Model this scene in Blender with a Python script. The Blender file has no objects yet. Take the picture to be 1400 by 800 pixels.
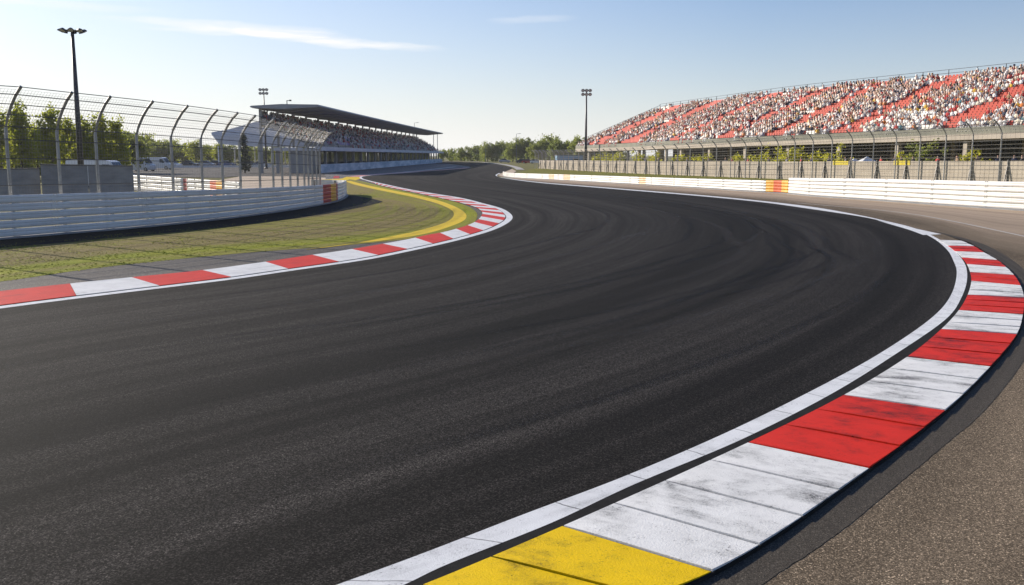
import bpy, bmesh, math, random
import numpy as np
from mathutils import Vector, Matrix, geometry

random.seed(11)
RNG = np.random.default_rng(7)
S = bpy.context.scene
COL = S.collection
R = math.radians

# ------------------------------------------------------------------ camera
F, HZ, CAMH = 1300.0, 212.0, 2.8
PITCH = math.atan((400 - HZ) / F)
cd = bpy.data.cameras.new('camera')
cd.sensor_width = 36.0
cd.lens = 36.0 * F / 1400.0
cd.clip_start = 0.1
cd.clip_end = 6000
cam = bpy.data.objects.new('camera', cd)
COL.objects.link(cam)
cam.location = (0, 0, CAMH)
cam.rotation_euler = (math.pi / 2 - PITCH, 0, 0)
S.camera = cam
CP, SP = math.cos(PITCH), math.sin(PITCH)


def G(x, y, z=0.0):
    """survey helper: the ground point (at height z) seen at photo pixel x, y"""
    a, b = (x - 700) / F, (400 - y) / F
    t = (CAMH - z) / (SP - b * CP)
    return (a * t, t * (CP + b * SP))


def AT(x, y, Y):
    """the point seen at photo pixel x, y at distance Y"""
    a, b = (x - 700) / F, (400 - y) / F
    t = Y / (CP + b * SP)
    return (a * t, Y, CAMH + t * (b * CP - SP))


def PX(p):
    dx, dy, dz = p[0], p[1], p[2] - CAMH
    f = dy * CP - dz * SP
    u = dy * SP + dz * CP
    return (700 + F * dx / f, 400 - F * u / f)


# ------------------------------------------------------------------ materials
def new_mat(name):
    m = bpy.data.materials.new(name)
    m.use_nodes = True
    nt = m.node_tree
    for n in list(nt.nodes):
        nt.nodes.remove(n)
    out = nt.nodes.new('ShaderNodeOutputMaterial')
    b = nt.nodes.new('ShaderNodeBsdfPrincipled')
    nt.links.new(b.outputs[0], out.inputs[0])
    return m, nt, b


def c4(c):
    return (c[0], c[1], c[2], 1.0)


class NT:
    """tiny node-building helper"""
    def __init__(s, nt):
        s.nt = nt

    def n(s, t, **kw):
        o = s.nt.nodes.new(t)
        for k, v in kw.items():
            setattr(o, k, v)
        return o

    def l(s, a, b):
        s.nt.links.new(a, b)

    def coord(s, which='Object', scale=(1, 1, 1), loc=(0, 0, 0), rot=(0, 0, 0)):
        t = s.n('ShaderNodeTexCoord')
        m = s.n('ShaderNodeMapping')
        m.inputs['Scale'].default_value = scale
        m.inputs['Location'].default_value = loc
        m.inputs['Rotation'].default_value = rot
        s.l(t.outputs[which], m.inputs[0])
        return m.outputs[0]

    def noise(s, vec, scale, detail=3, rough=.55, dist=0.0):
        t = s.n('ShaderNodeTexNoise')
        t.inputs['Scale'].default_value = scale
        t.inputs['Detail'].default_value = detail
        t.inputs['Roughness'].default_value = rough
        t.inputs['Distortion'].default_value = dist
        s.l(vec, t.inputs['Vector'])
        return t.outputs['Fac']

    def ramp(s, fac, lo, hi, a=0.0, b=1.0):
        t = s.n('ShaderNodeMapRange')
        t.inputs['From Min'].default_value = lo
        t.inputs['From Max'].default_value = hi
        t.inputs['To Min'].default_value = a
        t.inputs['To Max'].default_value = b
        s.l(fac, t.inputs['Value'])
        return t.outputs[0]

    def mix(s, fac, a, b, mode='MIX'):
        t = s.n('ShaderNodeMix', data_type='RGBA', blend_type=mode)
        for sock, v in ((t.inputs['Factor'], fac), (t.inputs[6], a), (t.inputs[7], b)):
            if isinstance(v, (int, float)):
                sock.default_value = v
            elif isinstance(v, tuple):
                sock.default_value = c4(v)
            else:
                s.l(v, sock)
        return t.outputs[2]

    def math(s, op, a, b=None, c=None):
        t = s.n('ShaderNodeMath', operation=op)
        for i, v in enumerate((a, b, c)):
            if v is None:
                continue
            if isinstance(v, (int, float)):
                t.inputs[i].default_value = v
            else:
                s.l(v, t.inputs[i])
        return t.outputs[0]

    def bump(s, h, strength, dist):
        t = s.n('ShaderNodeBump')
        t.inputs['Strength'].default_value = strength
        t.inputs['Distance'].default_value = dist
        s.l(h, t.inputs['Height'])
        return t.outputs[0]


def plain(name, c1, c2=None, scale=3.0, rough=.6, metal=0.0, bump=0.0, bscale=40, bdist=.005, which='Object', stretch=(1, 1, 1)):
    """base colour wandering between two tones by noise"""
    m, nt, b = new_mat(name)
    k = NT(nt)
    if c2 is None:
        c2 = tuple(v * .78 for v in c1)
    v = k.coord(which, stretch)
    f = k.ramp(k.noise(v, scale, 5, .6), .32, .68)
    k.l(k.mix(f, c1, c2), b.inputs['Base Color'])
    b.inputs['Roughness'].default_value = rough
    b.inputs['Metallic'].default_value = metal
    if bump:
        k.l(k.bump(k.noise(v, bscale, 3), bump, bdist), b.inputs['Normal'])
    return m


def asphalt(name, dark, light, grain_lo, grain_hi, streak=.5, vscale=(.012, .55, 1), gsc=85.0, bump=.5, rough=.75, band=None, spec=.2, sgain=.2, dusty=None, stones=2.4):
    m, nt, b = new_mat(name)
    k = NT(nt)
    ob = k.coord('Object')
    uv = k.coord('UV', vscale)
    uv2 = k.coord('UV', (.03, 2.2, 1), (3, 7, 0))
    big = k.noise(ob, .11, 4, .6)
    mid = k.noise(ob, 1.3, 4, .6)
    st = k.noise(uv, 1.0, 6, .62, .25)
    st2 = k.noise(uv2, 1.0, 5, .6, .2)
    f = k.math('ADD', k.math('MULTIPLY', k.ramp(st, .3, .7), streak), k.math('MULTIPLY', k.ramp(st2, .3, .7), streak * .55))
    f = k.math('ADD', f, k.math('MULTIPLY', k.ramp(big, .3, .7), .35))
    f = k.math('ADD', f, k.math('MULTIPLY', k.ramp(mid, .3, .7), .14))
    if band:
        sep = k.n('ShaderNodeSeparateXYZ')
        k.l(k.coord('UV'), sep.inputs[0])
        g = k.math('SUBTRACT', 1.0, k.math('ABSOLUTE', k.math('DIVIDE', k.math('SUBTRACT', sep.outputs[1], band[0]), band[1])))
        g = k.math('MULTIPLY', k.math('MAXIMUM', g, 0.0), band[2])
        f = k.math('SUBTRACT', f, g)
    f = k.math('MINIMUM', k.math('MAXIMUM', f, 0.0), 1.2)
    base = k.mix(k.math('MULTIPLY', f, .85), dark, light)
    # aggregate: bright and dark stones
    vo = k.n('ShaderNodeTexVoronoi')
    vo.inputs['Scale'].default_value = gsc
    k.l(ob, vo.inputs['Vector'])
    sepc = k.n('ShaderNodeSeparateColor')
    k.l(vo.outputs['Color'], sepc.inputs[0])
    gr = k.math('POWER', sepc.outputs[0], 2.6)
    fine = k.noise(ob, gsc * .45, 3, .7)
    gain = k.math('MULTIPLY', k.ramp(gr, 0, 1, grain_lo, grain_hi), k.ramp(fine, .3, .7, .75, 1.25))
    sparse = k.ramp(sepc.outputs[1], .955, .97, 0, stones)          # a few pale stones
    gain = k.math('ADD', gain, sparse)
    gc = k.n('ShaderNodeCombineColor')
    for i in range(3):
        k.l(gain, gc.inputs[i])
    col = k.mix(1.0, base, gc.outputs[0], 'MULTIPLY')
    if dusty:                                     # pale dust swept off the racing line
        sepv = k.n('ShaderNodeSeparateXYZ')
        k.l(k.coord('UV'), sepv.inputs[0])
        wv = k.math('ADD', sepv.outputs[1], k.math('MULTIPLY', k.math('SUBTRACT', k.noise(k.coord('UV', (.05, .3, 1)), 1.0, 4), .5), 5.0))
        col = k.mix(k.ramp(wv, dusty[0], dusty[1], 0, dusty[2]), col, dusty[3])
    uv4 = k.coord('UV', (vscale[0] * .8, vscale[1] * 2.2, 1), (17, 5, 0))
    s4 = k.ramp(k.noise(uv4, 1.0, 5, .55, .3), .36, .64, 1 - sgain, 1 + sgain)
    uv5 = k.coord('UV', (vscale[0] * 2.5, vscale[1] * 7.0, 1), (1, 9, 0))
    s5 = k.ramp(k.noise(uv5, 1.0, 4, .6, .2), .36, .64, 1 - sgain * .55, 1 + sgain * .55)
    sm = k.math('MULTIPLY', s4, s5)
    g2 = k.n('ShaderNodeCombineColor')
    for i in range(3):
        k.l(sm, g2.inputs[i])
    col = k.mix(1.0, col, g2.outputs[0], 'MULTIPLY')
    k.l(col, b.inputs['Base Color'])
    b.inputs['Roughness'].default_value = rough
    b.inputs['Specular IOR Level'].default_value = spec
    k.l(k.bump(k.math('ADD', gr, fine), bump, .012), b.inputs['Normal'])
    return m


def paint(name, col, dirt=(.035, .034, .035), amount=.5, rough=.55, wear=.5, streak=(.5, 6, 1), grime=.5, seam=0):
    """road paint: scuffed in streaks, worn through in specks to the asphalt"""
    m, nt, b = new_mat(name)
    k = NT(nt)
    ob = k.coord('Object')
    uv = k.coord('UV', streak)
    sc = k.ramp(k.noise(uv, 1.0, 7, .70, .5), .50, .72)
    patch = k.ramp(k.noise(ob, 1.1, 4, .62), .44, .62)
    spk = k.ramp(k.noise(ob, 48, 4, .75), .55, .66)
    spk2 = k.ramp(k.noise(ob, 5, 6, .72), .46, .66)
    tone = k.mix(k.ramp(k.noise(ob, 2.2, 5, .65), .3, .7), col, tuple(v * .84 for v in col))
    f = k.math('MULTIPLY', sc, k.math('ADD', k.math('MULTIPLY', patch, .85), .15))
    f = k.math('MULTIPLY', f, k.ramp(k.noise(ob, 75, 3, .7), .36, .60, .30, 1.35))
    f = k.math('MULTIPLY', f, amount)
    f2 = k.math('MULTIPLY', k.math('MULTIPLY', spk, spk2), wear)
    f3 = k.math('MULTIPLY', k.math('MULTIPLY', spk2, patch), grime * .35)
    tot = k.math('ADD', k.math('ADD', f, f2), f3)
    if seam:                                      # fine cracks across the line
        sp = k.n('ShaderNodeSeparateXYZ')
        k.l(k.coord('UV'), sp.inputs[0])
        u_ = k.math('ADD', sp.outputs[0], k.math('MULTIPLY', k.noise(ob, 7, 3), .05))
        fr_ = k.math('ABSOLUTE', k.math('SUBTRACT', k.math('FRACT', k.math('DIVIDE', u_, seam)), .5))
        tot = k.math('ADD', tot, k.ramp(fr_, .012, .005, 0, .8))
    tot = k.math('MINIMUM', tot, .93)
    k.l(k.mix(tot, tone, dirt), b.inputs['Base Color'])
    b.inputs['Roughness'].default_value = rough
    b.inputs['Specular IOR Level'].default_value = .12
    k.l(k.bump(k.noise(ob, 60, 4, .7), .5, .012), b.inputs['Normal'])
    return m


def leaf_mat(name, c1, c2, c3, trans=.35):
    m, nt, b = new_mat(name)
    k = NT(nt)
    v = k.coord('Object')
    at = k.n('ShaderNodeAttribute', attribute_name='leaf')
    f = k.ramp(k.noise(v, .9, 4, .6), .33, .67)
    a = k.mix(f, c1, c2)
    k.l(k.mix(k.math('MULTIPLY', at.outputs['Fac'], .8), a, c3), b.inputs['Base Color'])
    b.inputs['Roughness'].default_value = .6
    b.inputs['Specular IOR Level'].default_value = .25
    tr = k.n('ShaderNodeBsdfTranslucent')
    tr.inputs[0].default_value = c4(tuple(min(1, q * 1.7) for q in c2))
    mx = k.n('ShaderNodeMixShader')
    mx.inputs[0].default_value = trans
    out = [n for n in nt.nodes if n.type == 'OUTPUT_MATERIAL'][0]
    k.l(b.outputs[0], mx.inputs[1])
    k.l(tr.outputs[0], mx.inputs[2])
    k.l(mx.outputs[0], out.inputs[0])
    return m


M = {}
M['track'] = asphalt('track asphalt', (.0088, .0081, .0077), (.033, .0288, .0256), .22, 2.9, streak=.55, band=(8.3, 4.8, .40), gsc=92, sgain=.48, spec=.08, rough=.9, bump=.4, stones=3.0)
M['runoff'] = asphalt('runoff asphalt', (.082, .063, .043), (.22, .168, .115), .5, 1.9, streak=.6, vscale=(.015, .5, 1), gsc=112, bump=.45, rough=.92, spec=.08, sgain=.16, dusty=(3.0, 8.0, .62, (.56, .43, .32)))
M['shoulder'] = asphalt('shoulder asphalt', (.056, .047, .037), (.10, .086, .068), .55, 1.7, streak=.25, gsc=150, bump=.3, spec=.1, stones=1.2)
M['painted_shadow'] = asphalt('painted guardrail shadow', (.012, .0115, .011), (.022, .021, .02), .6, 1.6, streak=.2, gsc=85, spec=.05)  # shade put into the colour: deepens the left guardrail's cast shadow
M['verge_asphalt'] = asphalt('bare verge asphalt', (.06, .052, .044), (.15, .13, .11), .5, 1.8, streak=.5, gsc=60)
M['apron'] = asphalt('pit apron asphalt', (.09, .085, .085), (.2, .19, .185), .6, 1.6, streak=.5, gsc=40)
M['kerb_base'] = plain('kerb concrete', (.016, .0155, .015), (.028, .027, .026), 6, .85, bump=.5, bscale=60)
[n for n in M['kerb_base'].node_tree.nodes if n.type == 'BSDF_PRINCIPLED'][0].inputs['Specular IOR Level'].default_value = .05
M['white'] = paint('white kerb paint', (.82, .81, .785), amount=1.1, wear=.95, grime=.9, streak=(1.5, .5, 1))
M['red'] = paint('red kerb paint', (.70, .026, .010), dirt=(.03, .006, .006), amount=1.7, wear=.9, grime=1.3, streak=(1.3, .55, 1))
M['yellow'] = paint('yellow kerb paint', (.86, .56, .0), dirt=(.03, .024, .01), amount=1.5, wear=1.0, grime=1.2, streak=(1.3, .55, 1))
M['line_white'] = paint('white line paint', (.80, .80, .80), dirt=(.12, .12, .12), amount=.4, wear=1.3, streak=(.3, 9, 1), seam=.95)
M['line_yellow'] = paint('yellow line paint', (.80, .55, .006), dirt=(.3, .21, .02), amount=.4, wear=.3)
M['line_pink'] = paint('faded red paint', (.66, .30, .27), dirt=(.3, .15, .14), amount=.3, wear=.2)
M['line_faint'] = paint('faded white line paint', (.5, .46, .42), dirt=(.2, .17, .14), amount=.6, wear=.9)
M['clean_white'] = paint('plain white kerb paint', (.80, .79, .77), amount=.35, wear=.3, grime=.3)
M['clean_red'] = paint('plain red kerb paint', (.70, .036, .014), dirt=(.1, .02, .02), amount=.35, wear=.2, grime=.3)
M['rail'] = plain('white guardrail', (.76, .74, .70), (.62, .60, .57), 1.1, .45, stretch=(.4, .4, 3))
for _m in (M['rail'],):
    _nt = _m.node_tree
    _k = NT(_nt)
    _b = [n for n in _nt.nodes if n.type == 'BSDF_PRINCIPLED'][0]
    _src = _b.inputs['Base Color'].links[0].from_socket
    _uv = _k.coord('UV', (.55, 7, 1))
    _sc = _k.ramp(_k.noise(_uv, 1.0, 6, .65, .4), .60, .74)
    _pt = _k.ramp(_k.noise(_k.coord('UV', (.11, .8, 1), (5, 2, 0)), 1.0, 4, .6), .48, .66)
    _dr = _k.ramp(_k.noise(_k.coord('UV', (5, .4, 1), (2, 8, 0)), 1.0, 4, .6), .52, .8)
    _c = _k.mix(_k.math('MULTIPLY', _k.math('MULTIPLY', _sc, _pt), .7), _src, (.16, .155, .15))
    _k.l(_k.mix(_k.math('MULTIPLY', _dr, .28), _c, (.36, .31, .25)), _b.inputs['Base Color'])
M['post_steel'] = plain('bright galvanised post', (.46, .45, .43), (.33, .32, .305), 3, .5, .3)
M['rail_red'] = plain('red marker rail', (.52, .022, .015), (.42, .02, .014), 3, .5)
M['rail_dkred'] = plain('orange marker rail', (.80, .12, .01), (.68, .09, .01), 3, .5)
M['rail_yellow'] = plain('yellow marker rail', (.86, .44, .01), (.75, .35, .01), 3, .5)
M['rail_faded'] = plain('faded orange marker rail', (.74, .42, .18), (.7, .55, .36), 3, .5)
M['steel'] = plain('galvanised steel', (.26, .26, .25), (.18, .18, .175), 4, .45, .6)
M['steel_dark'] = plain('weathered dark steel', (.17, .165, .16), (.11, .105, .10), 5, .5, .5)
M['pole'] = plain('dark pole steel', (.06, .062, .07), (.035, .036, .042), 3, .45, .3)
M['lens'] = plain('floodlight glass', (.5, .52, .55), (.4, .42, .45), 3, .15)
M['mesh'] = plain('fence wire', (.33, .31, .27), (.24, .22, .2), 2, .5, .4)
M['concrete'] = plain('grey concrete', (.30, .30, .30), (.20, .20, .205), .9, .85, bump=.3, bscale=25, stretch=(1, 1, 2))
M['concrete_warm'] = plain('beige concrete', (.52, .45, .36), (.42, .36, .29), .8, .85, bump=.3, bscale=20)
M['concrete_dark'] = plain('dark concrete grey', (.14, .135, .13), (.09, .088, .086), .7, .85)
M['roof'] = plain('grey roof cladding', (.34, .35, .37), (.27, .28, .3), .5, .5, stretch=(1, .05, 1))
M['roof_under'] = plain('dark roof soffit', (.40, .42, .45), (.33, .35, .375), .5, .6)
M['panel'] = plain('grey facade panel', (.30, .31, .33), (.22, .23, .25), .4, .5)
M['glass'] = plain('dark tinted glazing', (.02, .035, .055), (.035, .05, .075), .4, .08)
M['banner'] = plain('blue grey banner', (.14, .28, .42), (.62, .70, .78), .35, .6, stretch=(1, .6, 3))
M['fabric_white'] = plain('white membrane', (.66, .66, .70), (.55, .55, .60), .3, .7)
M['seat_red'] = plain('red plastic seat', (.54, .046, .012), (.44, .034, .011), .8, .7)
M['seat_white'] = plain('cream plastic seat', (.84, .80, .72), (.76, .71, .63), .8, .6)
M['seat_blue'] = plain('blue grey plastic seat', (.20, .26, .62), (.34, .2, .52), .16, .5)
M['grass'] = None
M['bark'] = plain('bark', (.09, .065, .045), (.05, .037, .027), 5, .9, bump=.6, bscale=18, bdist=.03)
M['leaf_birch'] = leaf_mat('pale green leaves', (.13, .165, .016), (.23, .25, .025), (.34, .31, .045), .55)
M['leaf_dark'] = leaf_mat('deep green leaves', (.10, .135, .028), (.165, .195, .038), (.24, .24, .055), .5)
M['leaf_mid'] = leaf_mat('mid green leaves', (.11, .145, .028), (.18, .205, .038), (.26, .25, .055), .5)
M['leaf_yellow'] = leaf_mat('yellow green leaves', (.24, .26, .02), (.36, .35, .03), (.5, .45, .04), .5)
M['leaf_conifer'] = leaf_mat('conifer needles', (.02, .035, .016), (.03, .045, .02), (.045, .06, .03), .15)
M['car_white'] = plain('white car paint', (.78, .78, .78), (.72, .72, .72), .6, .25)
M['car_silver'] = plain('silver car paint', (.42, .43, .45), (.38, .39, .41), .6, .25, .4)
M['car_dark'] = plain('dark car paint', (.03, .035, .05), (.025, .03, .04), .6, .2)
M['car_blue'] = plain('blue car paint', (.05, .10, .24), (.04, .08, .2), .6, .2)
M['car_red'] = plain('red car paint', (.42, .03, .025), (.35, .025, .02), .6, .25)
M['tyre'] = plain('tyre rubber', (.02, .02, .02), (.03, .03, .03), 8, .85)
M['rim'] = plain('alloy rim', (.5, .5, .52), (.4, .4, .42), 8, .3, .7)
M['head_lamp'] = plain('lamp glass', (.7, .7, .66), (.6, .6, .58), 6, .1)
M['skin'] = plain('skin', (.5, .28, .19), (.42, .22, .15), 5, .5)
M['hair'] = plain('dark hair', (.03, .02, .014), (.05, .03, .02), 12, .5)
M['trousers'] = plain('dark trousers', (.045, .05, .075), (.03, .034, .05), 6, .8)
M['pale_trousers'] = plain('pale trousers', (.72, .70, .67), (.6, .58, .55), 6, .8)
M['pale_cap'] = plain('pale cap', (.7, .67, .6), (.6, .57, .5), 8, .8)
SHIRTS = {'white': (.84, .82, .79), 'cream': (.74, .66, .53), 'red': (.5, .03, .028), 'navy': (.025, .035, .075), 'black': (.02, .02, .022),
          'tan': (.34, .22, .12), 'yellow': (.72, .45, .04), 'teal': (.05, .2, .25), 'orange': (.66, .2, .03), 'grey': (.2, .2, .21)}
for kk, cc in SHIRTS.items():
    M['shirt_' + kk] = plain(kk + ' shirt cloth', cc, tuple(v * .8 for v in cc), 6, .8)
M['tint'], _nt, _b = new_mat('spectator clothing')
_k = NT(_nt)
_a = _k.n('ShaderNodeAttribute', attribute_name='tint')
_k.l(_k.mix(_k.ramp(_k.noise(_k.coord('Object'), 7, 3), .3, .7, 0, .25), _a.outputs['Color'], (.05, .05, .05)), _b.inputs['Base Color'])
_b.inputs['Roughness'].default_value = .8


def grass_mat(name, green, dry, brown, brown_scale=1.0, uvbands=False, contrast=1.0):
    m, nt, b = new_mat(name)
    k = NT(nt)
    ob = k.coord('Object')
    f1 = k.ramp(k.noise(ob, .16, 5, .65, .4), .36, .64)
    f2 = k.ramp(k.noise(ob, 2.4, 5, .7), .3, .7)
    f3 = k.ramp(k.noise(ob, 28, 4, .75), .25, .75)
    col = k.mix(f1, green, dry)
    if uvbands:
        uv = k.coord('UV', (.03, .7, 1))
        s = k.ramp(k.noise(uv, 1.0, 6, .65, .3), .42, .58)
        sep = k.n('ShaderNodeSeparateXYZ')
        k.l(k.coord('UV'), sep.inputs[0])
        w = k.math('ADD', sep.outputs[1], k.math('MULTIPLY', k.noise(uv, .6, 3), 3.0))
        toward = k.ramp(w, 3.2, 6.4, 0.0, 1.0)     # browner, thinner turf away from the kerb
        br = k.math('MINIMUM', k.math('ADD', k.math('MULTIPLY', toward, .58), k.math('MULTIPLY', s, .62)), .95)
        col = k.mix(br, col, brown)
        uv3 = k.coord('UV', (.12, 5.5, 1), (11, 3, 0))
        tyre = k.ramp(k.noise(uv3, 1.0, 4, .6, .6), .66, .72)
        col = k.mix(k.math('MULTIPLY', tyre, .55), col, tuple(v * .45 for v in brown))
    else:
        col = k.mix(k.math('MULTIPLY', f2, .5 * brown_scale), col, brown)
    col = k.mix(k.math('MULTIPLY', f3, .55), col, tuple(v * .45 for v in green))
    k.l(col, b.inputs['Base Color'])
    b.inputs['Roughness'].default_value = .9
    b.inputs['Specular IOR Level'].default_value = .15
    k.l(k.bump(k.math('ADD', k.noise(ob, 28, 4, .75), k.noise(ob, 7, 3)), .8, .05), b.inputs['Normal'])
    return m


M['verge_grass'] = grass_mat('dry mown verge grass', (.27, .315, .004), (.36, .35, .02), (.26, .18, .085), uvbands=True)
M['ground'] = grass_mat('field grass', (.13, .145, .025), (.2, .175, .05), (.24, .18, .1))
M['right_grass'] = grass_mat('green infield grass', (.15, .16, .012), (.26, .24, .03), (.2, .16, .05), .6)
M['sand'] = plain('pale sand', (.52, .40, .29), (.40, .31, .22), .25, .95, bump=.4, bscale=6, bdist=.03)


# ------------------------------------------------------------------ mesh builder
class MB:
    def __init__(s):
        s.v, s.f, s.m, s.uv = [], [], [], {}

    def add(s, vs, fs, mi=0, uvs=None):
        o = len(s.v)
        s.v += [tuple(p) for p in vs]
        for i, f in enumerate(fs):
            s.f.append(tuple(o + q for q in f))
            s.m.append(mi)
        if uvs is not None:
            for i, u in enumerate(uvs):
                s.uv[o + i] = u

    def box(s, c, size, rz=0.0, mi=0, rx=0.0):
        hx, hy, hz = size[0] / 2, size[1] / 2, size[2] / 2
        mt = Matrix.Rotation(rz, 3, 'Z') @ Matrix.Rotation(rx, 3, 'X')
        vs = [Vector(c) + mt @ Vector((sx * hx, sy * hy, sz * hz)) for sz in (-1, 1) for sy in (-1, 1) for sx in (-1, 1)]
        s.add(vs, [(0, 2, 3, 1), (4, 5, 7, 6), (0, 1, 5, 4), (2, 6, 7, 3), (0, 4, 6, 2), (1, 3, 7, 5)], mi)

    def tube(s, pts, r, n=6, mi=0, cap=True):
        pts = [Vector(p) for p in pts]
        if not isinstance(r, (list, tuple)):
            r = [r] * len(pts)
        rings = []
        for i, p in enumerate(pts):
            t = (pts[min(i + 1, len(pts) - 1)] - pts[max(i - 1, 0)]).normalized()
            a = t.cross(Vector((0, 0, 1)) if abs(t.z) < .9 else Vector((1, 0, 0))).normalized()
            b = t.cross(a)
            rings.append([p + (a * math.cos(2 * math.pi * j / n) + b * math.sin(2 * math.pi * j / n)) * r[i] for j in range(n)])
        vs = [q for ring in rings for q in ring]
        fs = []
        for i in range(len(pts) - 1):
            for j in range(n):
                fs.append((i * n + j, i * n + (j + 1) % n, (i + 1) * n + (j + 1) % n, (i + 1) * n + j))
        if cap:
            fs.append(tuple(range(n - 1, -1, -1)))
            fs.append(tuple((len(pts) - 1) * n + j for j in range(n)))
        s.add(vs, fs, mi)

    def sweep(s, path, prof, s0, s1, step=1.0, closed=True, caps=True, mi=0):
        """prof: list of (offset, z) or function of the station; offsets along the path's normal"""
        n = max(1, int(math.ceil((s1 - s0) / step)))
        sts = [s0 + (s1 - s0) * i / n for i in range(n + 1)]
        rows = []
        uvs = []
        for st in sts:
            p = prof(st) if callable(prof) else prof
            rows.append([path.pt(st, d, z) for d, z in p])
            acc = 0
            for j, (d, z) in enumerate(p):
                if j:
                    acc += math.hypot(d - p[j - 1][0], z - p[j - 1][1])
                uvs.append((st, acc))
        k = len(rows[0])
        vs = [q for r_ in rows for q in r_]
        fs = []
        for i in range(n):
            for j in range(k if closed else k - 1):
                a, b = j, (j + 1) % k
                fs.append((i * k + a, i * k + b, (i + 1) * k + b, (i + 1) * k + a))
        if closed and caps:
            fs.append(tuple(range(k - 1, -1, -1)))
            fs.append(tuple(n * k + j for j in range(k)))
        s.add(vs, fs, mi, uvs)

    def build(s, name, mats, parent=None, loc=None, smooth=False, origin=None):
        """ONE mesh object. World coordinates; the origin of a child is its parent's."""
        if not isinstance(mats, (list, tuple)):
            mats = [mats]
        if parent is not None:
            top = parent
            while top.parent:
                top = top.parent
            off = Vector(top.location)
        elif loc is not None:
            off = Vector(loc)
        else:
            a = np.array(s.v)
            off = Vector((float(a[:, 0].mean()), float(a[:, 1].mean()), float(a[:, 2].min())))
        me = bpy.data.meshes.new(name)
        me.from_pydata([(p[0] - off.x, p[1] - off.y, p[2] - off.z) for p in s.v], [], s.f)
        for m in mats:
            me.materials.append(m)
        if len(mats) > 1:
            me.polygons.foreach_set('material_index', s.m)
        if s.uv:
            ul = me.uv_layers.new(name='UVMap')
            li = np.zeros(len(me.loops), dtype=np.int32)
            me.loops.foreach_get('vertex_index', li)
            tab = np.zeros((len(s.v), 2), dtype=np.float32)
            for i, u in s.uv.items():
                tab[i] = u
            ul.data.foreach_set('uv', tab[li].ravel())
        if smooth:
            me.polygons.foreach_set('use_smooth', [True] * len(me.polygons))
        bm = bmesh.new()
        bm.from_mesh(me)
        bmesh.ops.recalc_face_normals(bm, faces=bm.faces)
        bm.to_mesh(me)
        bm.free()
        o = bpy.data.objects.new(name, me)
        COL.objects.link(o)
        if parent is not None:
            o.parent = parent
        else:
            o.location = off
        return o


def tag(o, label=None, cat=None, group=None, kind=None):
    if label:
        o['label'] = label
    if cat:
        o['category'] = cat
    if group:
        o['group'] = group
    if kind:
        o['kind'] = kind
    return o


def thing(name, label, cat, loc=(0, 0, 0), group=None):
    o = bpy.data.objects.new(name, None)
    o.empty_display_size = .3
    COL.objects.link(o)
    o.location = loc
    return tag(o, label, cat, group)


def dup(root, loc, rz=0.0, label=None, scale=None):
    c = root.copy()
    COL.objects.link(c)
    c.location = loc
    c.rotation_euler = (0, 0, rz)
    if scale:
        c.scale = scale
    if label:
        c['label'] = label
    for ch in list(root.children):
        d = ch.copy()
        COL.objects.link(d)
        d.parent = c
        for g in list(ch.children):
            e = g.copy()
            COL.objects.link(e)
            e.parent = d
    return c


def leaf_mesh(name, V_, A_, mat):
    nq = len(V_) // 4
    me = bpy.data.meshes.new(name)
    me.vertices.add(len(V_))
    me.vertices.foreach_set('co', V_.ravel().astype(np.float32))
    me.loops.add(nq * 4)
    me.loops.foreach_set('vertex_index', np.arange(nq * 4, dtype=np.int32))
    me.polygons.add(nq)
    me.polygons.foreach_set('loop_start', np.arange(0, nq * 4, 4, dtype=np.int32))
    me.polygons.foreach_set('loop_total', np.full(nq, 4, dtype=np.int32))
    at = me.attributes.new('leaf', 'FLOAT', 'POINT')
    at.data.foreach_set('value', A_.astype(np.float32))
    me.materials.append(mat)
    me.update(calc_edges=True)
    return me


# ------------------------------------------------------------------ paths
def crom(pts, per=10):
    P = [np.array(p, dtype=float) for p in pts]
    P = [2 * P[0] - P[1]] + P + [2 * P[-1] - P[-2]]
    out = []
    for i in range(1, len(P) - 2):
        p0, p1, p2, p3 = P[i - 1], P[i], P[i + 1], P[i + 2]
        t0 = 0
        t1 = t0 + max(1e-6, np.linalg.norm(p1 - p0)) ** .5
        t2 = t1 + max(1e-6, np.linalg.norm(p2 - p1)) ** .5
        t3 = t2 + max(1e-6, np.linalg.norm(p3 - p2)) ** .5
        for j in range(per):
            t = t1 + (t2 - t1) * j / per
            a1 = (t1 - t) / (t1 - t0) * p0 + (t - t0) / (t1 - t0) * p1
            a2 = (t2 - t) / (t2 - t1) * p1 + (t - t1) / (t2 - t1) * p2
            a3 = (t3 - t) / (t3 - t2) * p2 + (t - t2) / (t3 - t2) * p3
            b1 = (t2 - t) / (t2 - t0) * a1 + (t - t0) / (t2 - t0) * a2
            b2 = (t3 - t) / (t3 - t1) * a2 + (t - t1) / (t3 - t1) * a3
            out.append((t2 - t) / (t2 - t1) * b1 + (t - t1) / (t2 - t1) * b2)
    out.append(P[-2])
    return np.array(out)


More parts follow.
